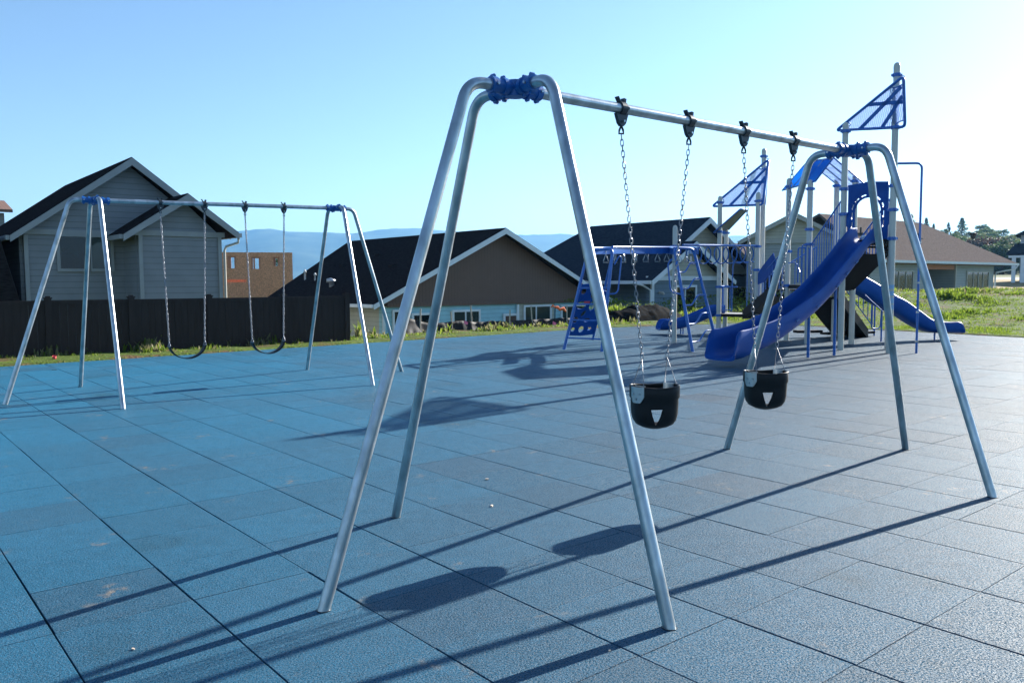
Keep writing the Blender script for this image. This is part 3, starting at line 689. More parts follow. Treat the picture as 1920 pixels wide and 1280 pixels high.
# slides
def slide(center, prof, width, hwall, name='slide', flare=0, label=None, mt='blueplastic'):
    """center(t)->(x,y) , side vector; prof: (t, z underside, wall height)"""
    th = .022; vs = []; ts = []
    n = 60; t0, t1 = prof[0][0], prof[-1][0]
    def sm(t, k):
        for i in range(len(prof)-1):
            if prof[i][0] <= t <= prof[i+1][0]:
                a, b_, = prof[i], prof[i+1]; pa = prof[max(i-1, 0)]; pb = prof[min(i+2, len(prof)-1)]
                u = (t-a[0])/(b_[0]-a[0]); m0 = (b_[k]-pa[k])/max(1e-6, b_[0]-pa[0])*(b_[0]-a[0]); m1 = (pb[k]-a[k])/max(1e-6, pb[0]-a[0])*(b_[0]-a[0])
                return (2*u**3-3*u*u+1)*a[k]+(u**3-2*u*u+u)*m0+(-2*u**3+3*u*u)*b_[k]+(u**3-u*u)*m1
        return prof[-1][k]
    sec = []
    N = 16
    for i in range(n+1):
        t = t0+(t1-t0)*i/n; c, s = center(t); s = Vector((s[0], s[1], 0)).normalized(); z = sm(t, 1); hwl = sm(t, 2)
        fl = flare*max(0, (t-(t1-.9))/.9)**2; end = max(0, (t-(t1-.24))/.24); w2 = width/2+fl
        hh = hwl*math.sqrt(max(0.02, 1-end**2.4)); row = []
        inner = []
        for k in range(N+1):
            a = -PI/2+PI*k/N; e = .55
            xx = math.copysign(abs(math.sin(a))**e, math.sin(a)); zz = 1-abs(math.cos(a))**e if 0 else 1-math.cos(a)**.62
            inner.append((xx*(w2), zz*hh+.04))
        outr = [(x*(1+th/w2)+math.copysign(.008, x)*(abs(x) > .1*w2), zz-.04) for x, zz in inner[::-1]]
        lip = .035
        outr[0] = (w2+lip, hh+.03); outr[-1] = (-w2-lip, hh+.03)
        loop = inner+[(w2+lip*.5, hh+.055)]+outr+[(-w2-lip*.5, hh+.055)]
        for x, zz in loop:
            p = Vector((c[0], c[1], z))+s*x+Vector((0, 0, zz)); vs.append(V(*p))
    m = len(loop)
    fs = [(i*m+k, i*m+(k+1) % m, (i+1)*m+(k+1) % m, (i+1)*m+k) for i in range(n) for k in range(m)]
    b = MB(); b.add(vs, fs, True)
    # end caps as strips between inner and outer skins
    for base in (0, n*m):
        cf = []
        for k in range(N):
            k2 = 2*N+2-k
            cf.append((base+k, base+k+1, base+k2-1, base+k2))
        b.add([vs[base+i-base] if 0 else vs[i] for i in range(base, base+m)], [tuple(x-base for x in f) for f in cf], True)
    o = b.build(name, mt, PS)
    if label: o['label'] = label
    return o
sdir = Vector((-.785, -.62, 0)); c0 = Vector((7.675, 17.84, 0))
def cA(t): p = c0+sdir*t; return (p.x, p.y), (.62, -.785)
sl1 = slide(cA, [(-.05, 2.34, .30), (.25, 2.26, .34), (.7, 1.92, .38), (1.42, 1.40, .40), (2.2, .93, .40), (2.93, .61, .42), (3.6, .36, .44), (4.2, .22, .47), (4.6, .13, .50), (5.02, .12, .50)], .50, .4, flare=.05, label='tall royal blue slide curving down to the left')
for (u, v), t in (((1515, 670), 2.15), ((1564, 666), 1.3)):
    g = G(u, v); b = MB(); b.tube([V(g.x, g.y, -.02), V(g.x, g.y, cA(t) and (1.02 if t > 2 else 1.52))], .030, 14); b.build('slide_support', 'bluepaint', sl1)
for t, z in ((.9, 1.98), (1.6, 1.5), (2.3, 1.1), (3.0, .85), (1.25, 1.75)):
    p = c0+sdir*t+Vector((.62, -.785, 0))*.305; b = MB(); b.beam(V(p.x, p.y, z-.03), V(p.x+sdir.x*.09, p.y+sdir.y*.09, z-.08), .02, .03); b.build('slide_bracket', 'castblue', sl1)
q = MB(); q.tube([V(7.62, 17.86, 2.44), V(7.60, 17.84, 2.50)], .05, 12); q.build('slide_grip', 'white', sl1)
cB0 = Vector((8.3, 20.5, 0)); dB = Vector((.965, .26, 0)).normalized()
def cB(t): p = cB0+dB*t; return (p.x, p.y), (dB.y, -dB.x)
sl2 = slide(cB, [(0, 1.36, .36), (.35, 1.22, .38), (.9, .93, .40), (1.3, .75, .36), (1.6, .62, .36), (2.0, .40, .34), (2.45, .22, .26), (2.9, .18, .24), (3.4, .17, .26)], .5, .4, flare=.03, label='wavy blue slide running down to the right')
for (u, v) in ((1652, 640), (1752, 637)):
    g = G(u, v); t = (g-cB0).dot(dB); b = MB(); b.tube([V(g.x, g.y, -.02), V(g.x, g.y, .80 if t < 2 else .25)], .022, 12); b.build('slide_support', 'bluepaint', sl2)
cC0 = Vector((6.2, 24.15, 0)); dC = Vector((-.98, .0, 0)).normalized()
def cC(t): p = cC0+dC*t; return (p.x, p.y), (0, -1)
sl3 = slide(cC, [(0, .52, .28), (.3, .5, .28), (.8, .30, .28), (1.2, .17, .25), (1.6, .12, .26), (1.9, .12, .28)], .5, .3, flare=.12, label='short blue slide on the low deck')
for x in (4.95, 5.02): b = MB(); b.tube([V(x, 24.05, -.02), V(x, 24.05, .2)], .02, 10); b.build('slide_support', 'bluepaint', sl3)
# blue support pole with hand loops on the right
g = G(1718, 662); tp = W(1726, 306, g.y).z
loopbar([(8.02, 17.41, tp), (g.x, g.y, tp), (g.x, g.y, -.02)], .024, 'climbing_pole')
for u, v in ((1722, 454), (1723, 530), (1721, 585), (1719, 640)):
    z = W(u, v, g.y).z; b = MB(); b.tube([V(g.x, g.y, z-.02), V(g.x, g.y, z+.02)], .032, 10); b.build('pole_collar', 'galv', PS)
# small ground-level rails on the right side
loopbar([(9.9, 22.6, 1.0), (9.9, 22.6, .22), (10.22, 22.75, .22), (10.25, 22.75, 1.0)], .018); loopbar([(10.12, 22.9, -.02), (10.12, 22.9, .95)], .022)
loopbar([(8.42, 19.6, 1.2), (8.9, 19.7, .8)], .012)

# shade sails
def sail(name, pts, posts_, label, braces=True):
    """pts: low tip, top, low inner corner (3-D)"""
    a, t, c = [Vector(p) for p in pts]; n = (t-a).cross(c-a).normalized()
    fr = MB(); ring_ = fillet([a.lerp(c, .5), c, t, a, a.lerp(c, .5)], .10, 5)
    fr.tube([V(*p) for p in ring_[:-1]], .032, 10, True)
    # notch arcs at the corners
    o = fr.build(name, 'bluepaint', PS); o['label'] = label
    L = lambda u, v: a+(c-a)*u+(t-a)*v
    u0, v0 = .16, .0
    sh = MB(); poly = [L(.14, .02), L(.84, .02), L(.86, .12), L(.98, .02), L(.12, .86), L(.03, .80), L(.02, .16), L(.12, .12)]
    poly = [L(.13, .015), L(.84, .015), L(.84, .10), L(.88, .11), L(.13, .86), L(.09, .80), L(.015, .82), L(.015, .16), L(.08, .13), L(.12, .10)]
    sh.prism([V(*(p-n*.003)) for p in poly], n*.006); sh.build('sail_sheet', 'sail', o)
    if braces:
        for (p, q) in (((.0, .5), (.5, .5)), ((.36, .0), (.17, .80)), ((.68, .0), (.36, .62)), ((.0, .28), (.0, .28))):
            if p == q: continue
            s = MB(); s.beam(V(*L(*p)), V(*L(*q)), .075, .025, n); s.build('sail_brace', 'bluepaint', o)
    for cor in ((L(.13, .015), L(.12, .12), L(.015, .16)), (L(.84, .015), L(.80, .10), L(.86, .135)), (L(.015, .82), L(.09, .78), L(.15, .84))):
        s = MB(); s.tube([V(*p) for p in fillet(cor, .1, 5)], .012, 8); s.build('corner_band', 'bluepaint', o)
    return o
sail('sail_shade', [W(1568, 245, 18.7), W(1694, 143, 17.0), W(1697, 238, 17.15)], None, 'larger blue triangular sail shade at the top of the tall mast')
sail('sail_shade', [W(1335, 387, 23.9), W(1441, 299, 23.6), W(1430, 384, 22.9)], None, 'smaller blue triangular sail shade on the left mast')
for (a_, b_, c2) in (((1684, 141, 17.41), (1696, 143, 17.1), (1697, 238, 17.15)), ((1434, 296, 24.0), (1443, 299, 23.7), (1435, 384, 23.0))):
    b = MB(); b.tube([V(*W(*q)) for q in (a_, b_, c2)], .012, 8); b.build('mast_bracket', 'bluepaint', PS)
# tent roof over the middle deck
R1 = [W(1467, 357, 20.9), W(1514, 304, 20.5), W(1570, 294, 21.2), W(1541, 342, 21.9)]
def roofpanel(pts, label, m='sail'):
    pts = [Vector(p) for p in pts]; n = (pts[1]-pts[0]).cross(pts[2]-pts[0]).normalized()
    fr = MB(); fr.tube([V(*p) for p in pts], .02, 8, True); o = fr.build('roof_panel', 'bluepaint', PS); o['label'] = label
    ce = sum(pts, Vector())/len(pts); sh = MB(); sh.prism([V(*(ce+(p-ce)*.985-n*.003)) for p in pts], n*.006); sh.build('roof_sheet', m, o)
    for t in (.33, .66):
        s = MB(); s.beam(V(*pts[0].lerp(pts[3], t)), V(*pts[1].lerp(pts[2], t)), .055, .02, n); s.build('roof_brace', 'bluepaint', o)
E_ = W(1467, 357, 19.7); Pk1 = W(1514, 303, 20.3); Pk2 = W(1569, 297, 21.6); E2 = W(1530, 345, 22.0)
rA, rB, rC, rD = W(1467, 357, 21.6), W(1514, 303, 21.3), W(1562, 297, 19.9), W(1529, 340, 19.8)
roofpanel([rA, rB, rC, rD], 'sunlit light blue roof panel sloping to the left', 'sail2')
roofpanel([W(1579, 354, 21.2), rB+Vector((.02, 0, .01)), rC+Vector((.02, 0, .01)), W(1619, 343, 19.7)], 'pale grey roof panel sloping to the right')
roofpanel([W(1338, 436, 23.5), W(1388, 392, 23.2), W(1402, 393, 24.6), W(1364, 433, 25.0)], 'narrow dark canopy panel below the small sail', 'darkcanopy')

# overhead climbers (arms of handles meeting at the grey post)
def htrack(pts, name, nh, lab):
    pts = [Vector(p) for p in pts]; L = []
    n = 24
    for i in range(n+1):
        t = i/n; L.append(pts[0]*(1-t)**2+pts[1]*2*t*(1-t)+pts[2]*t*t)
    d = (pts[2]-pts[0]).normalized(); s = Vector((-d.y, d.x, 0))*.30
    b = MB(); b.tube([V(*(p+s*.9)) for p in L], .03, 12); b.tube([V(*(p-s*.9)) for p in L], .03, 12); 
    for i in range(n):
        for sg2 in (-1, 1): b.beam(V(*(L[i]+s*.9*sg2-Vector((0, 0, .085)))), V(*(L[i+1]+s*.9*sg2-Vector((0, 0, .085)))), .02, .12)
    o = b.build(name, 'bluepaint', PS); o['label'] = lab
    for k in range(nh):
        i = round((k+.7)/(nh+.4)*n); p = L[min(i, n)]
        cr = MB(); cr.tube([V(*(p+s*.9)), V(*(p-s*.9))], .014, 8); cr.build('cross_bar', 'bluepaint', o)
        for sg_ in (-.45, .45):
            q = p+s*sg_; a = random.uniform(0, PI); e = Vector((math.cos(a), math.sin(a), 0))
            hd = MB(); hd.tube([V(*(q+Vector((0, 0, -.0)))), V(*(q+Vector((0, 0, -.15))))], .009, 6)
            hd.tube([V(*(q+Vector((0, 0, -.14)))), V(*(q-e*.065+Vector((0, 0, -.30)))), V(*(q-e*.065+Vector((0, 0, -.34)))), V(*(q+e*.065+Vector((0, 0, -.34)))), V(*(q+e*.065+Vector((0, 0, -.30))))], .012, 7, True)
            hd.build('ring_handle', 'handle', o)
htrack([(2.05, 18.55, 2.31), (2.9, 19.9, 2.36), (4.0, 20.65, 2.38)], 'overhead_ladder', 6, 'overhead blue rails with hanging steel ring handles')
htrack([(4.0, 18.9, 2.30), (4.15, 19.8, 2.34), (4.15, 20.6, 2.38)], 'overhead_ladder', 3, 'short overhead blue rail with ring handles by the wavy ladder')
# spiral loops between the grey post and the low tower
a, b_ = Vector((4.35, 20.95, 2.46)), Vector((6.85, 23.0, 2.52))
o = MB(); o.tube([V(*a), V(*b_)], .03, 12); lp = o.build('loop_ladder', 'bluepaint', PS); lp['label'] = 'horizontal blue bar with a row of overlapping round loops'
d = (b_-a); dn = d.normalized()
for k in range(7):
    c = a+d*(.14+.118*k)+Vector((0, 0, -.25)); pts = [c+dn*.20*math.sin(t)*1.0+Vector((0, 0, .22*math.cos(t))) for t in [R(-165+i*330/20)+PI*0 for i in range(21)]]
    pts = [c+dn*(.26*math.sin(R(-150+i*15)))+Vector((0, 0, -.23*math.cos(R(-150+i*15))))+Vector((-dn.y, dn.x, 0))*(.06-.12*i/20) for i in range(21)]
    q = MB(); q.tube([V(*p) for p in pts], .019, 8); q.build('loop', 'castblue', lp)
# left A-frame with climbing panel
fl, fr_ = G(1057, 655), G(1128, 659); tl, tr_ = W(1103, 470, 18.9), W(1149, 466, 18.25)
loopbar([fl-Vector((0, 0, .02)), tl, tr_, fr_-Vector((0, 0, .02))], .036, 'ladder_frame', fr=.16)
L2 = MB()
for v_ in (.12, .30, .46, .62): a, c = fl.lerp(tl, v_), fr_.lerp(tr_, v_); q = MB(); q.tube([V(*a), V(*c)], .018, 10); q.build('rung', 'bluepaint', PS)
rl_, rr_ = G(1111, 637)+Vector((-.95, .2, 0)), G(1111, 637); t1_, t2_ = W(1118, 470, 19.6), W(1150, 470, 19.5)
for a, c in ((rr_, t2_),): q = MB(); q.tube([V(*(a-Vector((0, 0, .02)))), V(*c)], .032, 12); q.build('leg', 'bluepaint', PS)
A0, A1, B0, B1 = W(1063, 628, 20.3), W(1113, 626, 20.6), W(1098, 535, 19.9), W(1126, 537, 20.0)
def bil(u, v): return (A0*(1-u)+A1*u)*(1-v)+(B0*(1-u)+B1*u)*v
ux = (A1-A0); Lx = ux.length; Mp = frame(V(*A0), ux, B0-A0); Ly = (B0-A0).length
wob = [(0, 0), (Lx*.5, -.03), (Lx, 0), (Lx*1.0+.1, Ly*.5), (Lx*.98+.12, Ly*.86), (Lx*.8, Ly*.93), (Lx*.5, Ly*1.02), (.12, Ly*1.0), (.07, Ly*.6)]
def ell(cx, cy, a, b_, n=14, rot=0): return [(cx+a*math.cos(2*PI*i/n)*math.cos(rot)-b_*math.sin(2*PI*i/n)*math.sin(rot), cy+a*math.cos(2*PI*i/n)*math.sin(rot)+b_*math.sin(2*PI*i/n)*math.cos(rot)) for i in range(n)]
star = [(Lx*.80+(.075 if i % 2 == 0 else .035)*math.cos(2*PI*i/10), .16+(.075 if i % 2 == 0 else .035)*math.sin(2*PI*i/10)) for i in range(10)]
plate('climbing_panel', wob, [ell(.22, Ly*.87, .075, .08), ell(.50, Ly*.79, .07, .09, rot=.4), ell(.23, Ly*.60, .14, .11), ell(.53, Ly*.58, .085, .13), ell(.33, Ly*.43, .05, .10, rot=-.6), ell(.15, Ly*.31, .075, .09),
      ell(.47, Ly*.30, .09, .055), ell(.13, .15, .055, .06), ell(.36, .15, .075, .09), star], .03, Mp, 'blueplastic', PS)
for u, v, m_ in ((.5, .75, 'red'),):
    p = bil(u-.1, v-.08); q = MB(); q.box(V(p.x, p.y-.03, p.z), (.14, .03, .05)); q.build('hand_hold', 'red', PS)
loopbar([tr_+Vector((.05, .1, -.35)), tr_+Vector((.16, .1, -.15)), tr_+Vector((.22, .2, -.2)), tr_+Vector((.14, .2, -1.0)), tr_+Vector((-.1, .1, -1.0))], .016, 'grab_rail')
# right frame with wavy rungs
fl, fr_ = G(1299, 659), Vector((4.72, 18.75, 0)); tl, tr_ = W(1264, 464, 18.5), W(1300, 466, 18.9)
loopbar([fl-Vector((0, 0, .02)), tl, tr_, fr_-Vector((0, 0, .02))], .036, 'ladder_frame', fr=.16)
for v_ in (.09, .26, .44, .60, .76):
    a, c = fl.lerp(tl, v_), fr_.lerp(tr_, min(1, v_+.10)); q = MB(); pts = []
    for i in range(13): t = i/12; pts.append(a.lerp(Vector((c.x, c.y, a.z)), t)+Vector((0, 0, (c.z-a.z)*sstep(.3, .7, t))))
    q.tube([V(*p) for p in pts], .018, 10); q.build('rung', 'bluepaint', PS)
loopbar([tl+Vector((-.02, .1, -.25)), tl+Vector((-.12, .1, -.35)), tl+Vector((-.05, .1, -1.0)), tl+Vector((.2, .1, -1.05))], .018, 'grab_rail')

# ------------------------------------------------------------ fences
A_, B_ = G(0, 672), G(651, 640); fdir = (B_-A_); fdir.z = 0; fdir.normalize(); A_ = A_-fdir*6; Lf = (B_-A_).length
fn = empty('board_fence', A_, 'dark brown vertical board fence with post caps behind the far swings', 'fence', rz=math.atan2(fdir.y, fdir.x))
def fpos(u, v=600): p = PL(u, v, A_, fdir); return (p-A_).dot(fdir)
pst = [fpos(u) for u in (91, 247, 393, 533)]+[Lf]; st0 = pst[1]-pst[0]
pst = [pst[0]-2*st0, pst[0]-st0]+pst
top = 1.19
for i, x in enumerate(pst):
    b = MB(); b.box((x, 0, .52), (.13, .13, 1.44)); b.prism([(x-.08, -.08, 1.24), (x+.08, -.08, 1.24), (x+.08, .08, 1.24), (x-.08, .08, 1.24)], (0, 0, .03)); b.box((x, 0, 1.285), (.09, .09, .03)); b.build('fence_post', 'fence', fn)
    if i:
        p0 = pst[i-1]+.065; p1_ = x-.065; b = MB(); b.box(((p0+p1_)/2, 0, top-.03), (p1_-p0, .06, .09)); b.box(((p0+p1_)/2, 0, .02), (p1_-p0, .05, .12))
        nb = round((p1_-p0)/.15)
        for k in range(nb):
            xx = p0+(p1_-p0)*(k+.5)/nb; b.box((xx, .004*(k % 2), .56), ((p1_-p0)/nb-.004, .022, 1.20))
        b.build('fence_panel', 'fence', fn)
# low post and wire remnants beyond the fence end, and the crumpled silt fence
def silt(name, pts, label, stakes, hgt):
    p0 = Vector(pts[0]); root = empty(name, (p0.x, p0.y, 0), label, 'silt fence'); n = 150; vs = []; rr = random.Random(len(pts)*3+2)
    seg = [(Vector(pts[i+1])-Vector(pts[i])).length for i in range(len(pts)-1)]; tot = sum(seg)
    def at(t):
        d = t*tot
        for i, s in enumerate(seg):
            if d <= s or i == len(seg)-1: return Vector(pts[i]).lerp(Vector(pts[i+1]), d/s)
            d -= s
    nz = 7
    for i in range(n+1):
        t = i/n; p = at(t); h = hgt(t)*(1+.16*noise.noise(Vector((t*9, 1, 0)))+.05*noise.noise(Vector((t*45, 1, 0))))
        for j in range(nz):
            q = j/(nz-1); f = Vector((noise.noise(Vector((t*33, q*1.2, 4))), noise.noise(Vector((t*38+9, q*1.2, 1)))+.4*noise.noise(Vector((t*130, q*4, 1))), 0))*.07*(1-.3*q)+EY*(-.12*(1-q)**2)
            vs.append(p+f+Vector((0, 0, p.z-.05+h*q))-Vector((p0.x, p0.y, p.z if 0 else 0)))
    base = len(vs)
    vs += [v+EY*.006 for v in vs]
    fs = []
    for i in range(n):
        for j in range(nz-1):
            a = i*nz+j; fs += [(a, a+nz, a+nz+1, a+1), (base+a+1, base+a+nz+1, base+a+nz, base+a)]
        a = i*nz+nz-1; fs.append((a, a+nz, base+a+nz, base+a))
    b = MB(); b.add(vs, fs, True); b.build('fabric', 'plastic_sheet', root)
    for t, hh, ln in stakes:
        p = at(t)-p0; b = MB(); b.beam((p.x, p.y, 0), (p.x+ln, p.y, hh), .045, .03, Vector((0, 1, 0))); b.build('stake', 'stake', root)
eb = lambda u, v, o: G(u, v)+EY*o
silt('silt_fence', [W(745, 627, 24.2), W(800, 628, 25.2), W(900, 624, 26.8), W(1000, 619, 28.4), W(1075, 615, 29.6), W(1150, 611, 30.5)], 'crumpled shiny black silt fence between the green weeds and the blue house',
     [(.1, .75, .03), (.24, .62, -.04), (.33, .8, -.05), (.5, .62, .02), (.61, .72, -.04), (.78, .70, 0), (.9, .8, .05)], lambda t: .50+.06*t)
# dark covered mound
b = MB(); m0 = W(1205, 606, 32.5); vs = []; nx, ny = 46, 14
for i in range(nx+1):
    for j in range(ny+1):
        u, v = i/nx*2-1, j/ny*2-1; r2 = max(0, 1-(abs(u)**2.6)-(v*v)); hgt_ = .78*math.sqrt(r2) if r2 > 0 else 0
        hgt_ *= 1+.25*noise.noise(Vector((u*3, v*2, 5)))+.12*noise.noise(Vector((u*10, v*5, 5)))
        vs.append(EX*u*2.3+EY*v*.9+Vector((0, 0, hgt_-.1)))
b.add(vs, [(i*(ny+1)+j, (i+1)*(ny+1)+j, (i+1)*(ny+1)+j+1, i*(ny+1)+j+1) for i in range(nx) for j in range(ny)], True)
o = b.build('covered_dirt_pile', 'tarp', at=(m0.x, m0.y, m0.z)); tag(o, 'low heap under black plastic sheeting in front of the slate blue house', 'dirt pile')
# small stakes with wire by the fence end
rt_ = empty('wire_stakes', W(620, 640, 22.2), 'short pale stakes joined by wire at the end of the dark fence', 'stake fence')
for i, u in enumerate((620, 642, 655)):
    p = W(u, 640, 22.3+i*.2)-rt_.location; b = MB(); b.beam((p.x, p.y, -.1), (p.x, p.y, .46), .035, .035, Vector((0, 1, 0))); b.build('stake', 'stake', rt_)
a = W(620, 640, 22.3)-rt_.location; c = W(655, 640, 22.7)-rt_.location
for z in (.25, .4): b = MB(); b.tube([(a.x, a.y, z), (c.x, c.y, z)], .004, 5); b.build('wire', 'galv', rt_)
for (u, v, D), nm, lb in (((872, 619, 25.4), 'marker_flag', 'small pink marker flag in the weeds, left one'), ((1094-60+4, 619, 27.6), 'marker_flag', 'small pink marker flag in the weeds, right one')):
    p = W(u-2, v, D); r_ = empty(nm, p, lb, 'marker flag', 'pink marker flags'); b = MB(); b.tube([(0, 0, -.1), (0, 0, .3)], .004, 5); b.build('wire', 'galv', r_)
    b = MB(); b.prism([(0, 0, .2), (.11, 0, .17), (.13, .03, .24), (.02, .01, .31)], (0, .004, 0)); b.build('flag', 'pink', r_)
p = W(1040, 596, 31.5); r_ = empty('marker_stake', p, 'dark stake with orange flagging tape before the right window of the blue walled house', 'marker stake')
b = MB(); b.beam((0, 0, -.6), (.02, 0, .45), .03, .03, Vector((0, 1, 0))); b.build('stake', 'lamp', r_)
b = MB(); b.tube([(0, 0, .42), (.12, .02, .40), (.2, -.02, .32), (.34, .0, .36), (.46, .03, .22)], [.03, .06, .05, .07, .02], 6); b.tube([(0, 0, .42), (-.08, .02, .48), (-.14, .0, .40)], [.02, .04, .02], 6); b.build('tape', 'orange', r_)
g = G(102, 676); b = MB(); vs = [];
for z, r_ in ((0, .028), (.08, .04), (.08, .036), (.006, .025)): vs += [(r_*math.cos(2*PI*k/16), r_*math.sin(2*PI*k/16), z) for k in range(16)]
b.add(vs, [(j*16+k, j*16+(k+1) % 16, j*16+16+(k+1) % 16, j*16+16+k) for j in range(3) for k in range(16)]+[tuple(range(15, -1, -1)), tuple(range(48, 64))], True)
o = b.build('paper_cup', 'red', at=(g.x, g.y, .02)); o.rotation_euler = (.3, .2, 0); tag(o, 'small red paper cup lying at the edge of the grass', 'cup')
for i, (u, v, lb) in enumerate(((913, 899, 'small pale wood chip on the tiles, the farther of two behind the front legs'), (922, 949, 'small pale wood chip on the tiles, the nearer of two behind the front legs'), (250, 1217, 'tiny pale wood chip on the blue tiles near the bottom left corner'), (1143, 1220, 'tiny pale wood chip on the tiles left of the front leg foot'))):
    g = G(u, v); b = MB(); s = (1, 1, .55, .55)[i]
    b.prism([(-.014*s, -.006*s, 0), (.004*s, -.009*s, 0), (.015*s, -.002*s, 0), (.012*s, .007*s, 0), (-.004*s, .008*s, 0), (-.013*s, .004*s, 0)], (.001, 0, .009*s))
    o = b.build('wood_chip', 'chip', at=(g.x, g.y, .001), rz=i*1.3); tag(o, lb, 'wood chip')
# black drain grates / stick near fence post shadow: a twig
g = G(102, 694); b = MB(); b.tube([(-.05, 0, .006), (0, .01, .01), (.05, -.01, .006)], .004, 5); tag(b.build('twig', 'bark', at=(g.x, g.y, 0)), 'small dark twig on the tiles near the red cup', 'twig')

# ------------------------------------------------------------ houses (local frame: x along the wall, y away from the camera)
def HF_(name, O, label):
    return empty(name, (O[0], O[1], 0), label, 'house', rz=YAW)
def wall(root, x0, x1, z0, z1, y, m, th=.2, name='wall', gable=None):
    b = MB(); poly = [(x0, y, z0), (x1, y, z0), (x1, y, z1)]
    if gable: poly.append((gable[0], y, gable[1]))
    poly.append((x0, y, z1)); b.prism(poly, (0, th, 0)); return b.build(name, m, root)
def sidewall(root, x, y0, y1, z0, z1, m):
    b = MB(); b.box((x, (y0+y1)/2, (z0+z1)/2), (.18, y1-y0, z1-z0)); return b.build('wall', m, root)
def roofslope(root, xe, ze, xr, zr, y0, y1, m, th=.14, trim='greytrim', rake=True, y1r=None, fas=True):
    y1r = y1 if y1r is None else y1r; b = MB(); s = 1 if xr > xe else -1
    a = [(xe, y0, ze), (xr, y0, zr), (xr, y1r, zr), (xe, y1, ze)]; b.add(a+[(x, y, z-th) for x, y, z in a], [(0, 1, 2, 3), (7, 6, 5, 4), (0, 4, 5, 1), (1, 5, 6, 2), (2, 6, 7, 3), (3, 7, 4, 0)])
    o = b.build('roof', m, root)
    if rake:
        q = MB(); q.prism([(xe, y0-.045, ze-.03), (xr, y0-.045, zr-.03), (xr, y0-.045, zr-.26), (xe+s*.0, y0-.045, ze-.22)], (0, .04, 0)); q.build('rake_board', trim, o)
    if fas:
        q = MB(); q.box((xe-s*.05, (y0+y1)/2, ze-.09), (.09, y1-y0, .13)); q.build('gutter', trim, o)
    return o
def window(root, x0, x1, z0, z1, y, mull=(), tm='white', gl='glass', hz=(), face=-1):
    f = MB(); t = .09; d = .07; yy = y-.025
    f.box(((x0+x1)/2, yy, z1+t/2), (x1-x0+2*t, d, t)); f.box(((x0+x1)/2, yy, z0-t/2), (x1-x0+2*t, d, t))
    f.box((x0-t/2, yy, (z0+z1)/2), (t, d, z1-z0)); f.box((x1+t/2, yy, (z0+z1)/2), (t, d, z1-z0))
    for mx in mull: f.box((mx, yy+.002, (z0+z1)/2), (.06, d-.01, z1-z0))
    for mz in hz: f.box(((x0+x1)/2, yy+.001, mz), (x1-x0, d-.02, .05))
    o = f.build('window', tm, root); g_ = MB(); g_.box(((x0+x1)/2, y-.012, (z0+z1)/2), (x1-x0, .02, z1-z0)); g_.build('pane', gl, o); return o

# house 1 : grey, left
O1 = W(240, 297, 26); h = HF_('house', O1, 'grey sided house with charcoal gabled roof behind the fence on the left')
zr = 5.46; ze = 3.12; sl_ = (zr-ze)/3.16
wall(h, -2.95, 2.7, -.5, 3.10, 0, 'sid1', gable=(0, zr-.22))
b = MB(); b.box((-1.05, -.03, 3.10), (3.8, .05, .16)); b.build('trim_board', 'greytrim', h)
roofslope(h, -3.35, ze-.14, 0, zr, -.4, 9, 'roofk'); roofslope(h, 3.0, ze+.10, 0, zr, -.4, 9, 'roofk', y1r=9)
sidewall(h, -2.95, .2, 9, -.5, 3.0, 'sid1'); sidewall(h, 2.72, .2, 9, -.5, 3.0, 'sid1')
wall(h, -.20, 2.28, -.5, 3.04, -1.5, 'sid1', gable=(1.16, 4.08)); sidewall(h, -.13, -1.3, 0, -.5, 3.0, 'sid1'); sidewall(h, 2.2, -1.3, 0, -.5, 3.0, 'sid1')
b = MB(); b.box((1.04, -1.53, 3.08), (2.7, .05, .16)); b.build('trim_board', 'greytrim', h)
for x in (-.15, 2.23): b = MB(); b.box((x, -1.535, 1.25), (.11, .05, 3.5)); b.build('corner_board', 'greytrim', h)
b = MB(); b.box((-2.9, -.03, 1.25), (.11, .05, 3.5)); b.build('corner_board', 'greytrim', h)
roofslope(h, -.72, 3.02, 1.17, 4.30, -1.9, .4, 'roofk'); roofslope(h, 2.72, 3.16, 1.17, 4.30, -1.9, .4, 'roofk')
wf = window(h, -2.02, -1.28, 2.02, 2.98, 0, tm='greytrim'); window(h, -1.16, -.62, 2.02, 2.98, 0, tm='greytrim', gl='glass2')
b = MB(); b.tube([(2.76, -1.75, 3.0), (2.76, -1.72, 2.85), (2.42, -1.58, 2.72), (2.36, -1.58, 2.6), (2.36, -1.58, -.4)], .04, 8); b.build('downspout', 'tantrim', h)
b = MB(); b.tube([(1.55, 1.0, 4.2), (1.55, 1.0, 4.75)], .05, 8); b.build('vent_pipe', 'lamp', h)
# dark lower wing left of it
b = MB(); b.prism([(-3.15, -.2, -.6), (-2.75, -.25, -.6), (-3.6, -.2, 3.0), (-9, -.2, 3.0), (-9, -.2, -.6)], (0, 6, 0)); b.build('dark_lower_roof', 'roofk', h)
h5 = HF_('house', W(10, 372, 42), 'red brown roof peeking over the grey house at the far left edge'); h5.rotation_euler.z = YAW
b = MB(); b.prism([(-6, 0, 5.2), (.3, 0, 5.2), (.3, 2.5, 5.85), (-6, 2.5, 5.85)], (0, 0, .15)); b.build('roof', 'shake', h5)
b = MB(); b.box((-3, 2.6, 2.5), (6, 4, 5.4)); b.build('wall', 'sid1', h5)

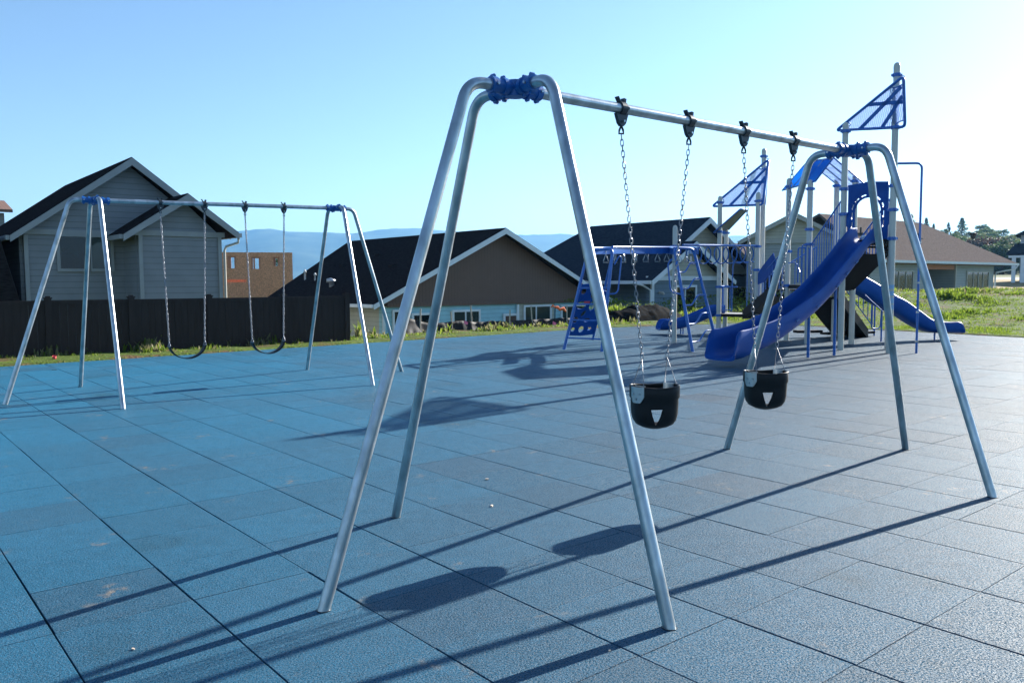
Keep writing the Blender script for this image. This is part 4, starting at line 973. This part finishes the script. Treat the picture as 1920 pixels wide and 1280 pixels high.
# plywood house frame under construction
O6 = W(418, 475, 62); h6 = HF_('unfinished_house', O6, 'unfinished house of raw brown sheathing boards with orange framed openings'); h6['category'] = 'unfinished house'
h6.rotation_euler.z = R(17); k6 = 62/F
def l6(u, v): p = W(u, v, 62); return p.x-O6.x, p.z
xs = [(432-1, 450), (470, 484), (510, 522)]
z1_, z0_ = l6(0, 475)[1], -2.4
def rect(u0, v0, u1, v1): a = l6(u0, v1); c = l6(u1, v0); return [(a[0], a[1]), (c[0], a[1]), (c[0], c[1]), (a[0], c[1])]
out = [(-6, z0_), (l6(532, 0)[0], z0_), (l6(532, 0)[0], z1_), (-6, z1_)]
plate('wall', out, [rect(427, 480, 441, 503), rect(469, 481, 485, 504), rect(509, 481, 520, 498), rect(424, 524, 460, 529)], .12, Matrix(((1, 0, 0, 0), (0, 0, -1, 0), (0, 1, 0, 0), (0, 0, 0, 1))), 'osb', h6)
for (u0, v0, u1, v1) in ((427, 480, 441, 503), (469, 481, 485, 504), (509, 481, 520, 498)):
    r_ = rect(u0, v0, u1, v1); b = MB()
    for x in (r_[0][0]+.06, (r_[0][0]+r_[1][0])/2-.12, r_[1][0]-.06): b.box((x, .05, (r_[0][1]+r_[2][1])/2), (.12, .16, r_[2][1]-r_[0][1]))
    b.box(((r_[0][0]+r_[1][0])/2, .05, r_[2][1]-.05), (r_[1][0]-r_[0][0], .16, .1)); b.build('window_framing', 'lumber', h6)
for k, x in enumerate((-5.9, l6(532, 0)[0]-.1)): b = MB(); b.box((x, 3, (z0_+z1_)/2), (.14, 6, z1_-z0_)); b.build('wall', 'osb', h6)
b = MB(); b.box(((l6(532, 0)[0]-6)/2, 6, (z0_+z1_)/2-.9), (l6(532, 0)[0]+6, .14, z1_-z0_-1.8)); b.build('wall', 'osb', h6)

# house 2 : brown gable, blue walls
O2 = W(935, 428, 36); h = HF_('house', O2, 'house with dark roof, brown shake gable and light blue walls behind the silt fence')
zr = 3.88; ze = .74; sl2_ = (zr-ze)/6.4
wall(h, -5.9, 6.2, .62, .90, 0, 'shake', name='gable_wall', gable=None)
b = MB(); b.prism([(-6.0, -.02, .60), (6.1, -.02, .60), (0, -.02, zr-.14)], (0, .2, 0)); b.build('gable_wall', 'shake', h)
b = MB(); b.box((.2, -.07, .66), (11.8, .08, .16)); b.build('trim_board', 'shake', h)
wall(h, -5.9, 1.05, -2.2, .58, .02, 'sid2'); wall(h, 1.06, 3.3, -2.2, .58, .05, 'sid2b'); wall(h, 3.31, 6.0, -2.2, .58, .02, 'sid2')
sidewall(h, -5.8, .2, 12, -2.2, .62, 'sid2b'); sidewall(h, 5.9, .2, 12, -2.2, .62, 'sid2b')
roofslope(h, -6.55, .74, 0, zr, -.5, 10.0, 'roofk', trim='white', y1r=13.4); roofslope(h, 6.55, .74, 0, zr, -.5, 12, 'roofk', trim='white', y1r=13.4)
for x in (-5.85, 1.02): b = MB(); b.box((x, -.06, -.8), (.12, .05, 2.7)); b.build('corner_board', 'white', h)
window(h, -5.35, -4.9, -.62, .38, 0); window(h, -4.45, -3.3, -1.3, .22, 0); window(h, -2.45, -1.15, -1.0, .30, 0, mull=(-1.85,), gl='glass2'); 
window(h, 1.5, 3.0, -.75, .42, .03, mull=(2.15,), gl='glass2'); window(h, 3.75, 5.3, -.7, .38, 0, mull=(4.5,), gl='glass2')
b = MB(); b.box((.62, .0, -.45), (.62, .08, 1.0)); b.build('door', 'door', h)
b = MB(); b.box((.62, -.04, .11), (.86, .06, .10)); b.box((.25, -.04, -.5), (.1, .06, 1.1)); b.box((.99, -.04, -.5), (.1, .06, 1.1)); b.build('door_frame', 'white', h)
def onroof2(u, v):   # left roof plane of house 2 in local coordinates
    r_ = ray(u, v); o_ = Vector((0, 0, H)); a_ = Vector((O2.x, O2.y, 0))
    # plane z = ze + k*(x+6.55), x = (p-a).EX
    k = (zr-.74)/6.55; den = r_.z-k*EX.dot(r_); t = (.74+k*6.55+k*EX.dot(o_-a_)-H)/den; p = o_+r_*t-a_; return (p.dot(EX), p.dot(EY), p.z)
for u, v0, hh, r_ in ((572, 524, .5, .045), (591, 525, .35, .04)):
    x, y, z = onroof2(u, v0); b = MB(); b.tube([(x, y, z-.1), (x, y, z+hh*.7), (x, y, z+hh*.7), (x, y, z+hh)], [r_, r_, r_*1.9, r_*.5], 10); b.build('vent_pipe', 'white', h)
x, y, z = onroof2(622, 536); b = MB(); b.tube([(x, y, z-.1), (x, y, z+.16), (x-.02, y, z+.18), (x-.02, y, z+.30), (x, y, z+.34)], [.12, .12, .22, .2, .06], 14); b.build('turbine_vent', 'pipe', h)
for u, v in ((710, 480), (737, 501), (643, 500)): x, y, z = onroof2(u, v); b = MB(); b.box((x, y, z+.04), (.28, .3, .12)); b.build('roof_vent', 'roofk', h)

# house 3 : slate blue, centre right
O3 = W(1314, 408, 36); h = HF_('house', O3, 'slate blue house with navy roof and tan gables behind the overhead ladder')
h.location = (O3.x*1.28, O3.y*1.28, -.4353); h.scale = (1.28, 1.28, 1.28)
zr = 4.29; k3 = .62
wall(h, -3.3, 4.2, -1.6, 1.75, .0, 'sid3'); b = MB(); b.prism([(-3.6, .0, 1.85), (4.1, .0, 1.85), (0, .0, zr-.16)], (0, .2, 0)); b.build('gable_wall', 'sid3b', h)
roofslope(h, -4.1, zr-4.1*k3, 0, zr, -.5, 9, 'roofblue', trim='white', y1r=6.7); roofslope(h, 4.5, zr-4.5*k3, 0, zr, -.5, 9, 'roofblue', trim='white', y1r=6.7)
roofslope(h, -4.9, 1.62, -4.0, zr-4.0*k3-.06, -1.0, 9.3, 'roofblue', trim='tantrim', rake=False)
sidewall(h, -4.3, -1.0, 9, -1.6, 1.6, 'sid3'); sidewall(h, 4.1, .2, 9, -1.6, 1.6, 'sid3')
wall(h, -5.0, -.75, -1.6, 1.66, -1.5, 'sid3'); b = MB(); b.prism([(-5.2, -1.5, 1.72), (-.5, -1.5, 1.72), (-2.8, -1.5, 3.02)], (0, .2, 0)); b.build('gable_wall', 'sid3b', h)
b = MB(); b.box((-2.85, -1.56, 1.66), (4.9, .06, .17)); b.build('trim_board', 'white', h)
roofslope(h, -5.45, 1.60, -2.8, 3.14, -1.95, 1.5, 'roofblue', trim='white'); roofslope(h, -.2, 1.60, -2.8, 3.14, -1.95, 1.5, 'roofblue', trim='white')
for x in (-4.95,): b = MB(); b.box((x, -1.56, 0), (.15, .06, 3.3)); b.build('corner_board', 'white', h)
b = MB(); b.tube([(-5.7, -1.2, 1.5), (-5.5, -1.55, 1.4), (-5.12, -1.62, 1.2), (-5.12, -1.62, -1.2)], .04, 8); b.build('downspout', 'white', h)
window(h, -3.5, -2.3, .35, 1.30, -1.5, mull=(-2.95,)); window(h, -.1, 1.3, .30, 1.30, 0, mull=(.3, .7)); window(h, 2.4, 3.3, .0, 1.2, 0); window(h, -1.15, -.55, 2.75, 3.15, 0)
b = MB(); b.tube([(-4.55, -1.55, 1.12), (-4.5, -1.7, 1.1), (-4.46, -1.72, 1.04)], .05, 8); b.build('flood_lamp', 'tantrim', h)

# tan house between (roof glimpsed behind the low tower)
O7 = W(1400, 440, 68); h = HF_('house', O7, 'tan roofed house glimpsed between slate blue house and greige house')
b = MB(); b.add([(-6, -3, 2.9), (5, -3, 2.9), (5, 3, 4.8), (-6, 3, 4.8)]+[(-6, -3, 2.75), (5, -3, 2.75), (5, 3, 4.65), (-6, 3, 4.65)], [(0, 1, 2, 3), (7, 6, 5, 4), (0, 4, 5, 1), (1, 5, 6, 2), (2, 6, 7, 3), (3, 7, 4, 0)]); b.build('roof', 'rooftan', h)
b = MB(); b.box((-.5, .4, .6), (10.4, 6, 4.3)); b.build('wall', 'sid4', h); b = MB(); b.box((-.5, -3.02, 2.82), (11, .08, .18)); b.build('fascia', 'tantrim', h)

# house 4 : long greige house, right
O4 = W(1634, 487, 48); h = HF_('house', O4, 'long greige house with brown hip roof, covered porch and two wide windows on the right')
L4 = 20.63; ezz = 2.72; hz_ = 4.9; rk = .62; zr4 = ezz+hz_*rk
b = MB(); P_ = [(-.6, -.6, ezz), (L4, -.6, ezz), (L4-hz_, hz_-.6, zr4), (1.6, hz_-.6, zr4), (L4, 2*hz_-.6, ezz), (-.6, 2*hz_-.6, ezz)]
b.add(P_+[(x, y, z-.16) for x, y, z in P_], [(0, 1, 2, 3), (1, 4, 2), (3, 2, 4, 5), (9, 8, 7, 6), (8, 10, 7), (11, 10, 8, 9), (0, 6, 7, 1), (1, 7, 10, 4), (3, 9, 6, 0), (4, 10, 11, 5), (5, 11, 9, 3)]); rf = b.build('roof', 'rooftan', h)
b = MB(); b.box(((L4-.6)/2, -.66, ezz-.08), (L4+.6, .11, .15)); b.build('gutter', 'white', rf); b = MB(); b.box((L4+.05, hz_-.6, ezz-.08), (.11, 2*hz_, .15)); b.build('gutter', 'white', rf)
wall(h, -.1, 7.1, -.6, 2.5, 0, 'sid4'); wall(h, 11.3, 17.9, -.6, 2.5, 0, 'sid4'); wall(h, 7.1, 11.3, -.6, 2.5, 3.0, 'sid4'); sidewall(h, 7.0, .2, 3, -.6, 2.5, 'sid4'); sidewall(h, 11.4, .2, 3, -.6, 2.5, 'sid4'); sidewall(h, 17.8, .2, 8, -.6, 2.5, 'sid4')
b = MB(); b.box((9.2, .1, 2.36), (4.2, .2, .30)); b.build('porch_beam', 'lumber', h)
b = MB(); b.box((11.38, -.04, 1), (.16, .1, 3.1)); b.build('corner_board', 'tantrim', h)
window(h, 2.5, 5.2, .80, 2.05, 0, mull=(3.35, 4.3), tm='tantrim', gl='glass2'); window(h, 13.3, 16.9, .85, 2.05, 0, mull=(14.3, 15.15, 15.95), tm='tantrim', gl='glass2'); sidewall(h, -.05, .2, 8, -.6, 2.5, 'sid4')
b = MB(); b.tube([(20.4, -.7, 2.55), (20.2, -.6, 2.3), (18.1, -.1, 2.05), (18.05, -.06, 1.8), (18.05, -.06, -.4)], .05, 8); b.build('downspout', 'white', h)
k = rk
for x, y in ((2.7, 2.1), (10.0, 1.9)): b = MB(); z = ezz+(y+.6)*k; b.tube([(x, y, z-.1), (x, y, z+.42)], .06, 8); b.box((x, y, z+.04), (.5, .5, .06)); b.build('vent_pipe', 'lamp', h)
# gabled front left of it, turned towards the camera
O9 = W(1488, 403, 44); h = empty('house', (O9.x, O9.y, 0), 'tan gabled house front seen between the posts behind the tall slide', 'house', rz=R(-16))
wall(h, -2.35, 2.3, -.6, 3.70, 0, 'sid4'); b = MB(); b.prism([(-2.5, -.02, 3.66), (2.45, -.02, 3.66), (0, -.02, 4.98)], (0, .2, 0)); b.build('gable_wall', 'sid3b', h)
roofslope(h, -2.75, 3.70, 0, 5.15, -.45, 6, 'rooftan', trim='tantrim'); roofslope(h, 2.75, 3.70, 0, 5.15, -.45, 6, 'rooftan', trim='tantrim')
b = MB(); b.box((0, -.06, 3.62), (4.7, .08, .18)); b.build('trim_board', 'tantrim', h)
sidewall(h, -2.3, .2, 5, -.6, 3.6, 'sid4'); sidewall(h, 2.25, .2, 5, -.6, 3.6, 'sid4')
window(h, -1.5, -.4, .6, 2.0, 0, mull=(-.95,), tm='white')

# far right pale house with a porch
O8 = W(1908, 530, 85); h = empty('house', O8, 'pale grey two storey house with white porch posts cut by the right edge', 'house', rz=R(-33))
def l8(u, v): p = W(u, v, 85); return p.x-O8.x, p.z-O8.z
b = MB(); x0, zt = l8(1914, 441); b.box((x0+5, 3, (zt-4)/2), (10, 6, zt+4)); b.build('wall', 'sid5', h)
b = MB(); b.prism([(x0-.5, -.5, zt), (x0+10, -.5, zt), (x0+5, -.5, zt+3.2)], (0, 7, 0)); b.build('roof', 'roofblue', h)
xa, za = l8(1897, 477); b = MB(); b.prism([(xa-.3, -2.4, za-.15), (xa+8, -2.4, za-.15), (xa+8, 0, za+.9), (xa+.4, 0, za+.9)], (0, 0, .2)); b.build('porch_roof', 'roofblue', h)
b = MB(); b.box((xa+4, -2.4, za-.28), (8.2, .15, .22)); b.build('porch_beam', 'white', h)
for u in (1903, 1917): x = l8(u, 500)[0]; b = MB(); b.box((x, -2.3, za/2-1.4), (.35, .35, za+2.0)); b.build('porch_post', 'white', h)
# street lamp
p = W(1824, 470, 95); r_ = empty('street_lamp', (p.x, p.y, 0), 'dark street lamp standing in front of the wooded hillside', 'street lamp')
zt = W(1824, 436, 95).z; b = MB(); b.tube([(0, 0, 0), (0, 0, zt-.7)], [.09, .07], 10); b.build('pole', 'lamp', r_)
b = MB(); b.tube([(0, 0, zt-.75), (0, 0, zt-.6), (0, 0, zt-.2), (0, 0, zt-.1), (0, 0, zt)], [.1, .28, .34, .42, .05], 12); b.build('lantern', 'lamp', r_)

# ------------------------------------------------------------ far ground, dry strip, road, hills
def strip(name, pts_near, pts_far, m, kind='structure'):
    b = MB(); n = len(pts_near); vs = list(pts_near)+list(pts_far); b.add(vs, [(i, i+1, n+i+1, n+i) for i in range(n-1)], True); return tag(b.build(name, m), kind=kind)
def hillmesh(name, prof, D0, D1, m, z0, rows=14, back=200, amp=3, ns=.02):
    """ridge whose skyline passes the given (u, v) at distance D1; foot at D0"""
    b = MB(); vs = []; cols = []
    for (u0, v0), (u1, v1) in zip(prof, prof[1:]):
        k = max(2, int(abs(u1-u0)/8))
        for i in range(k): t = i/k; cols.append((u0+(u1-u0)*t, v0+(v1-v0)*t))
    cols.append(prof[-1])
    for u, v in cols:
        top_ = W(u, v, D1); dirv = Vector((top_.x/D1, 1, 0))
        for j in range(rows+3):
            t = j/rows; D = D0+(D1-D0)*t; p = dirv*D
            if j <= rows:
                z = z0+(top_.z-z0)*(t*t*(3-2*t)*.5+t*.5)
            else: z = top_.z-(top_.z-z0)*(j-rows)/2*.9; D = D1+back*(j-rows); p = dirv*D
            f = 1 if j != rows else .35
            z += f*amp*noise.fractal(Vector((p.x*ns, p.y*ns, 1)), 1, 2, 5)*min(1, t*3)
            vs.append((p.x, p.y, z))
    m_ = rows+3
    b.add(vs, [(i*m_+j, (i+1)*m_+j, (i+1)*m_+j+1, i*m_+j+1) for i in range(len(cols)-1) for j in range(m_-1)], True)
    return tag(b.build(name, m), kind='structure')
hillmesh('mountains', [(-700, 380), (-300, 400), (200, 430), (415, 440), (430, 437), (480, 431), (505, 430), (540, 434), (600, 435), (660, 438), (700, 434), (740, 428), (775, 427), (850, 434), (960, 443), (1000, 441), (1050, 438), (1080, 441), (1200, 452), (1380, 441), (1500, 446), (1700, 450)], 3300, 5000, 'hill', -10, rows=22, back=500, amp=28, ns=.0025)
HPROF = [(1560, 440), (1640, 430), (1690, 427), (1740, 440), (1790, 441), (1850, 445), (1900, 454), (1940, 466), (2050, 445), (2300, 410), (2700, 400)]
hillmesh('hillside', HPROF, 150, 330, 'nearhill', 1.2, rows=16, back=60, amp=1.6, ns=.03)
hillmesh('far_ridge', [(1820, 470), (1880, 446), (1920, 431), (1990, 415), (2200, 400), (2500, 420)], 600, 900, 'hill', 4, rows=10, back=150, amp=5, ns=.008)
# dry strip and road beyond the field
strip('dry_field', [W(1780, 546, 66), W(1860, 545, 62), W(1960, 544, 60), W(2200, 544, 60)], [W(1780, 524, 100), W(1860, 524, 96), W(1960, 524, 95), W(2200, 524, 95)], 'drystrip')
strip('road', [W(1780, 524.4, 99), W(1860, 524.4, 95), W(1960, 524.4, 94), W(2200, 524.4, 94)], [W(1780, 520, 125), W(1860, 520, 120), W(1960, 520, 120), W(2200, 520, 120)], 'road')
strip('far_lawn', [W(1780, 520.3, 124), W(1860, 520.3, 119), W(1960, 520.3, 119), W(2200, 520.3, 119)], [W(1780, 512, 170), W(1860, 512, 170), W(1960, 512, 170), W(2200, 512, 170)], 'nearhill')

# ------------------------------------------------------------ trees
def crown_mesh(kind, seed, leaf):
    rr = random.Random(seed); b = MB(); vs = []; fs = []
    def clump(c, r_, n, sz, flat=1):
        for k in range(n):
            d = Vector((rr.gauss(0, 1), rr.gauss(0, 1), rr.gauss(0, 1)*flat)).normalized()*r_*rr.random()**.4; p = c+d
            a = Vector((rr.gauss(0, 1), rr.gauss(0, 1), rr.gauss(0, 1))).normalized(); q = a.cross(Vector((rr.gauss(0, 1), rr.gauss(0, 1), rr.gauss(0, 1)))).normalized(); s = sz*rr.uniform(.6, 1.3); o = len(vs)
            vs.extend([p-a*s, p+q*s*.6, p+a*s, p-q*s*.6]); fs.append((o, o+1, o+2, o+3))
    if kind == 'conifer':
        for z in range(16):
            t = z/15; rad = (1-t)*.30+.02
            for a in range(7):
                an = rr.random()*2*PI; rr_ = rad*rr.uniform(.35, 1.05); clump(Vector((math.cos(an)*rr_, math.sin(an)*rr_, .16+t*.82-rr_*.15)), .06, 16, .028, .5)
    else:
        n = 26
        for k in range(n):
            an = rr.random()*2*PI; ph = rr.uniform(-.6, 1); rad = .40*math.sqrt(max(0, 1-(ph*.95)**2))*rr.uniform(.35, 1.0)
            clump(Vector((math.cos(an)*rad, math.sin(an)*rad, .56+.36*ph)), .13*rr.uniform(.7, 1.35), 75, .032)
    b.add(vs, fs); me = b
    return me
def trunk_mesh(kind, seed):
    rr = random.Random(seed); b = MB()
    b.tube([(0, 0, -.05), (.005, 0, .2), (.01, .005, .5), (0, 0, .92 if kind == 'conifer' else .7)], [.035, .026, .018, .004], 8)
    for k in range(7):
        a = rr.random()*2*PI; z = rr.uniform(.2, .55); l = rr.uniform(.18, .32); b.tube([(0, 0, z), (math.cos(a)*l*.5, math.sin(a)*l*.5, z+.10), (math.cos(a)*l, math.sin(a)*l, z+.2)], [.014, .009, .003], 6)
    return b
protos = []
for i, (kind, leaf) in enumerate((('round', 'leaf1'), ('round', 'leaf2'), ('round', 'leaf3'), ('round', 'leaf4'), ('conifer', 'leaf2'), ('conifer', 'leaf1'), ('round', 'leaf1'))):
    c = crown_mesh(kind, 20+i, leaf).build('crown', leaf); t = trunk_mesh(kind, 40+i).build('trunk', 'bark'); protos.append((c, t, kind))
used = [False]*len(protos)
def tree(pi, u, vb, vt, D, label, group=None, wide=1):
    base = W(u, vb, D); ht = W(u, vt, D).z-base.z; c, t, kind = protos[pi]
    r_ = empty('pine_tree' if kind == 'conifer' else 'tree', base, label, 'tree', group, rz=random.random()*6)
    cs = c if not used[pi] else c.copy(); ts = t if not used[pi] else t.copy()
    if used[pi]: C.objects.link(cs); C.objects.link(ts)
    used[pi] = True; cs.parent = r_; ts.parent = r_; r_.scale = (ht*wide, ht*wide, ht)
    return r_
tree(4, 1708, 424, 402, 200, 'dark tree top showing behind the roof ridge at the tall post', wide=1.4)
gl = 'green tree in the dense wood on the hillside behind the brown roof'
rr = random.Random(9)
def hz_at(u, D):
    pf = HPROF
    for (a, va), (b__, vb_) in zip(pf, pf[1:]):
        if a <= u <= b__: v = va+(vb_-va)*(u-a)/(b__-a)
    zt_ = W(u, v, 330).z; t = (D-150)/180; return 1.2+(zt_-1.2)*(t*t*(3-2*t)*.5+t*.5)
def htree(pi, u, D, h_, label, group, wide):
    z = hz_at(u, D); vb = 528.3-(z-H)/D*F-(u-960)*.0052; tree(pi, u, vb+1, vb-h_/D*F, D, label, group, wide)
htree(4, 1736, 325, 6.5, 'dark pine tree on the skyline just above the brown hip roof', None, 1); htree(5, 1750, 322, 4.5, 'small round topped pine beside the darker skyline pine', None, 1)
htree(4, 1778, 325, 5, 'short stubby pine on the skyline in the middle of the hill', None, 1); htree(5, 1803, 322, 7, 'tallest pine tree on the hill skyline left of the street lamp', None, 1.3)
htree(0, 1840, 315, 5, 'light green tree on the skyline right of the street lamp', None, 1.3)
for k in range(120):
    D = 165+150*rr.random(); u = rr.uniform(1715, 1990)
    htree(rr.choice((0, 1, 1, 2, 6, 0)), u, D, rr.uniform(4, 6.5)*(1.0 if D < 230 else (.5 if u < 1840 else .75)), gl, 'trees of the hillside wood', rr.uniform(1.1, 1.7))
for u in (1838, 1850, 1861, 1845): htree(3, u, 158+rr.random()*8, 7.5, 'reddish brown leaved tree in the wood beside the brown roof edge', 'reddish trees in the wood', 1.5)
for u in (1868, 1880, 1892, 1902, 1874): htree(1, u, 152+rr.random()*8, rr.uniform(6.5, 8), 'dark bushy tree behind the right end of the brown hip roof', 'dark trees by the roof end', 1.4)
tree(0, 528, 520, 484, 110, 'small green tree behind the unfinished house', wide=1.2)
# ------------------------------------------------------------ haze
HZ = 1.35e-4
if HZ:
    m, t, bsdf = new('haze_air'); t.nodes.remove(bsdf); pv = t.nodes.new('ShaderNodeVolumePrincipled')
    pv.inputs['Color'].default_value = (.22, .55, 1, 1); pv.inputs['Density'].default_value = HZ; pv.inputs['Anisotropy'].default_value = .3
    t.links.new(pv.outputs[0], t.nodes['Material Output'].inputs['Volume'])
    b = MB(); b.box((0, 3900, 208), (16000, 17800, 430)); o = b.build('haze', m); tag(o, kind='stuff')
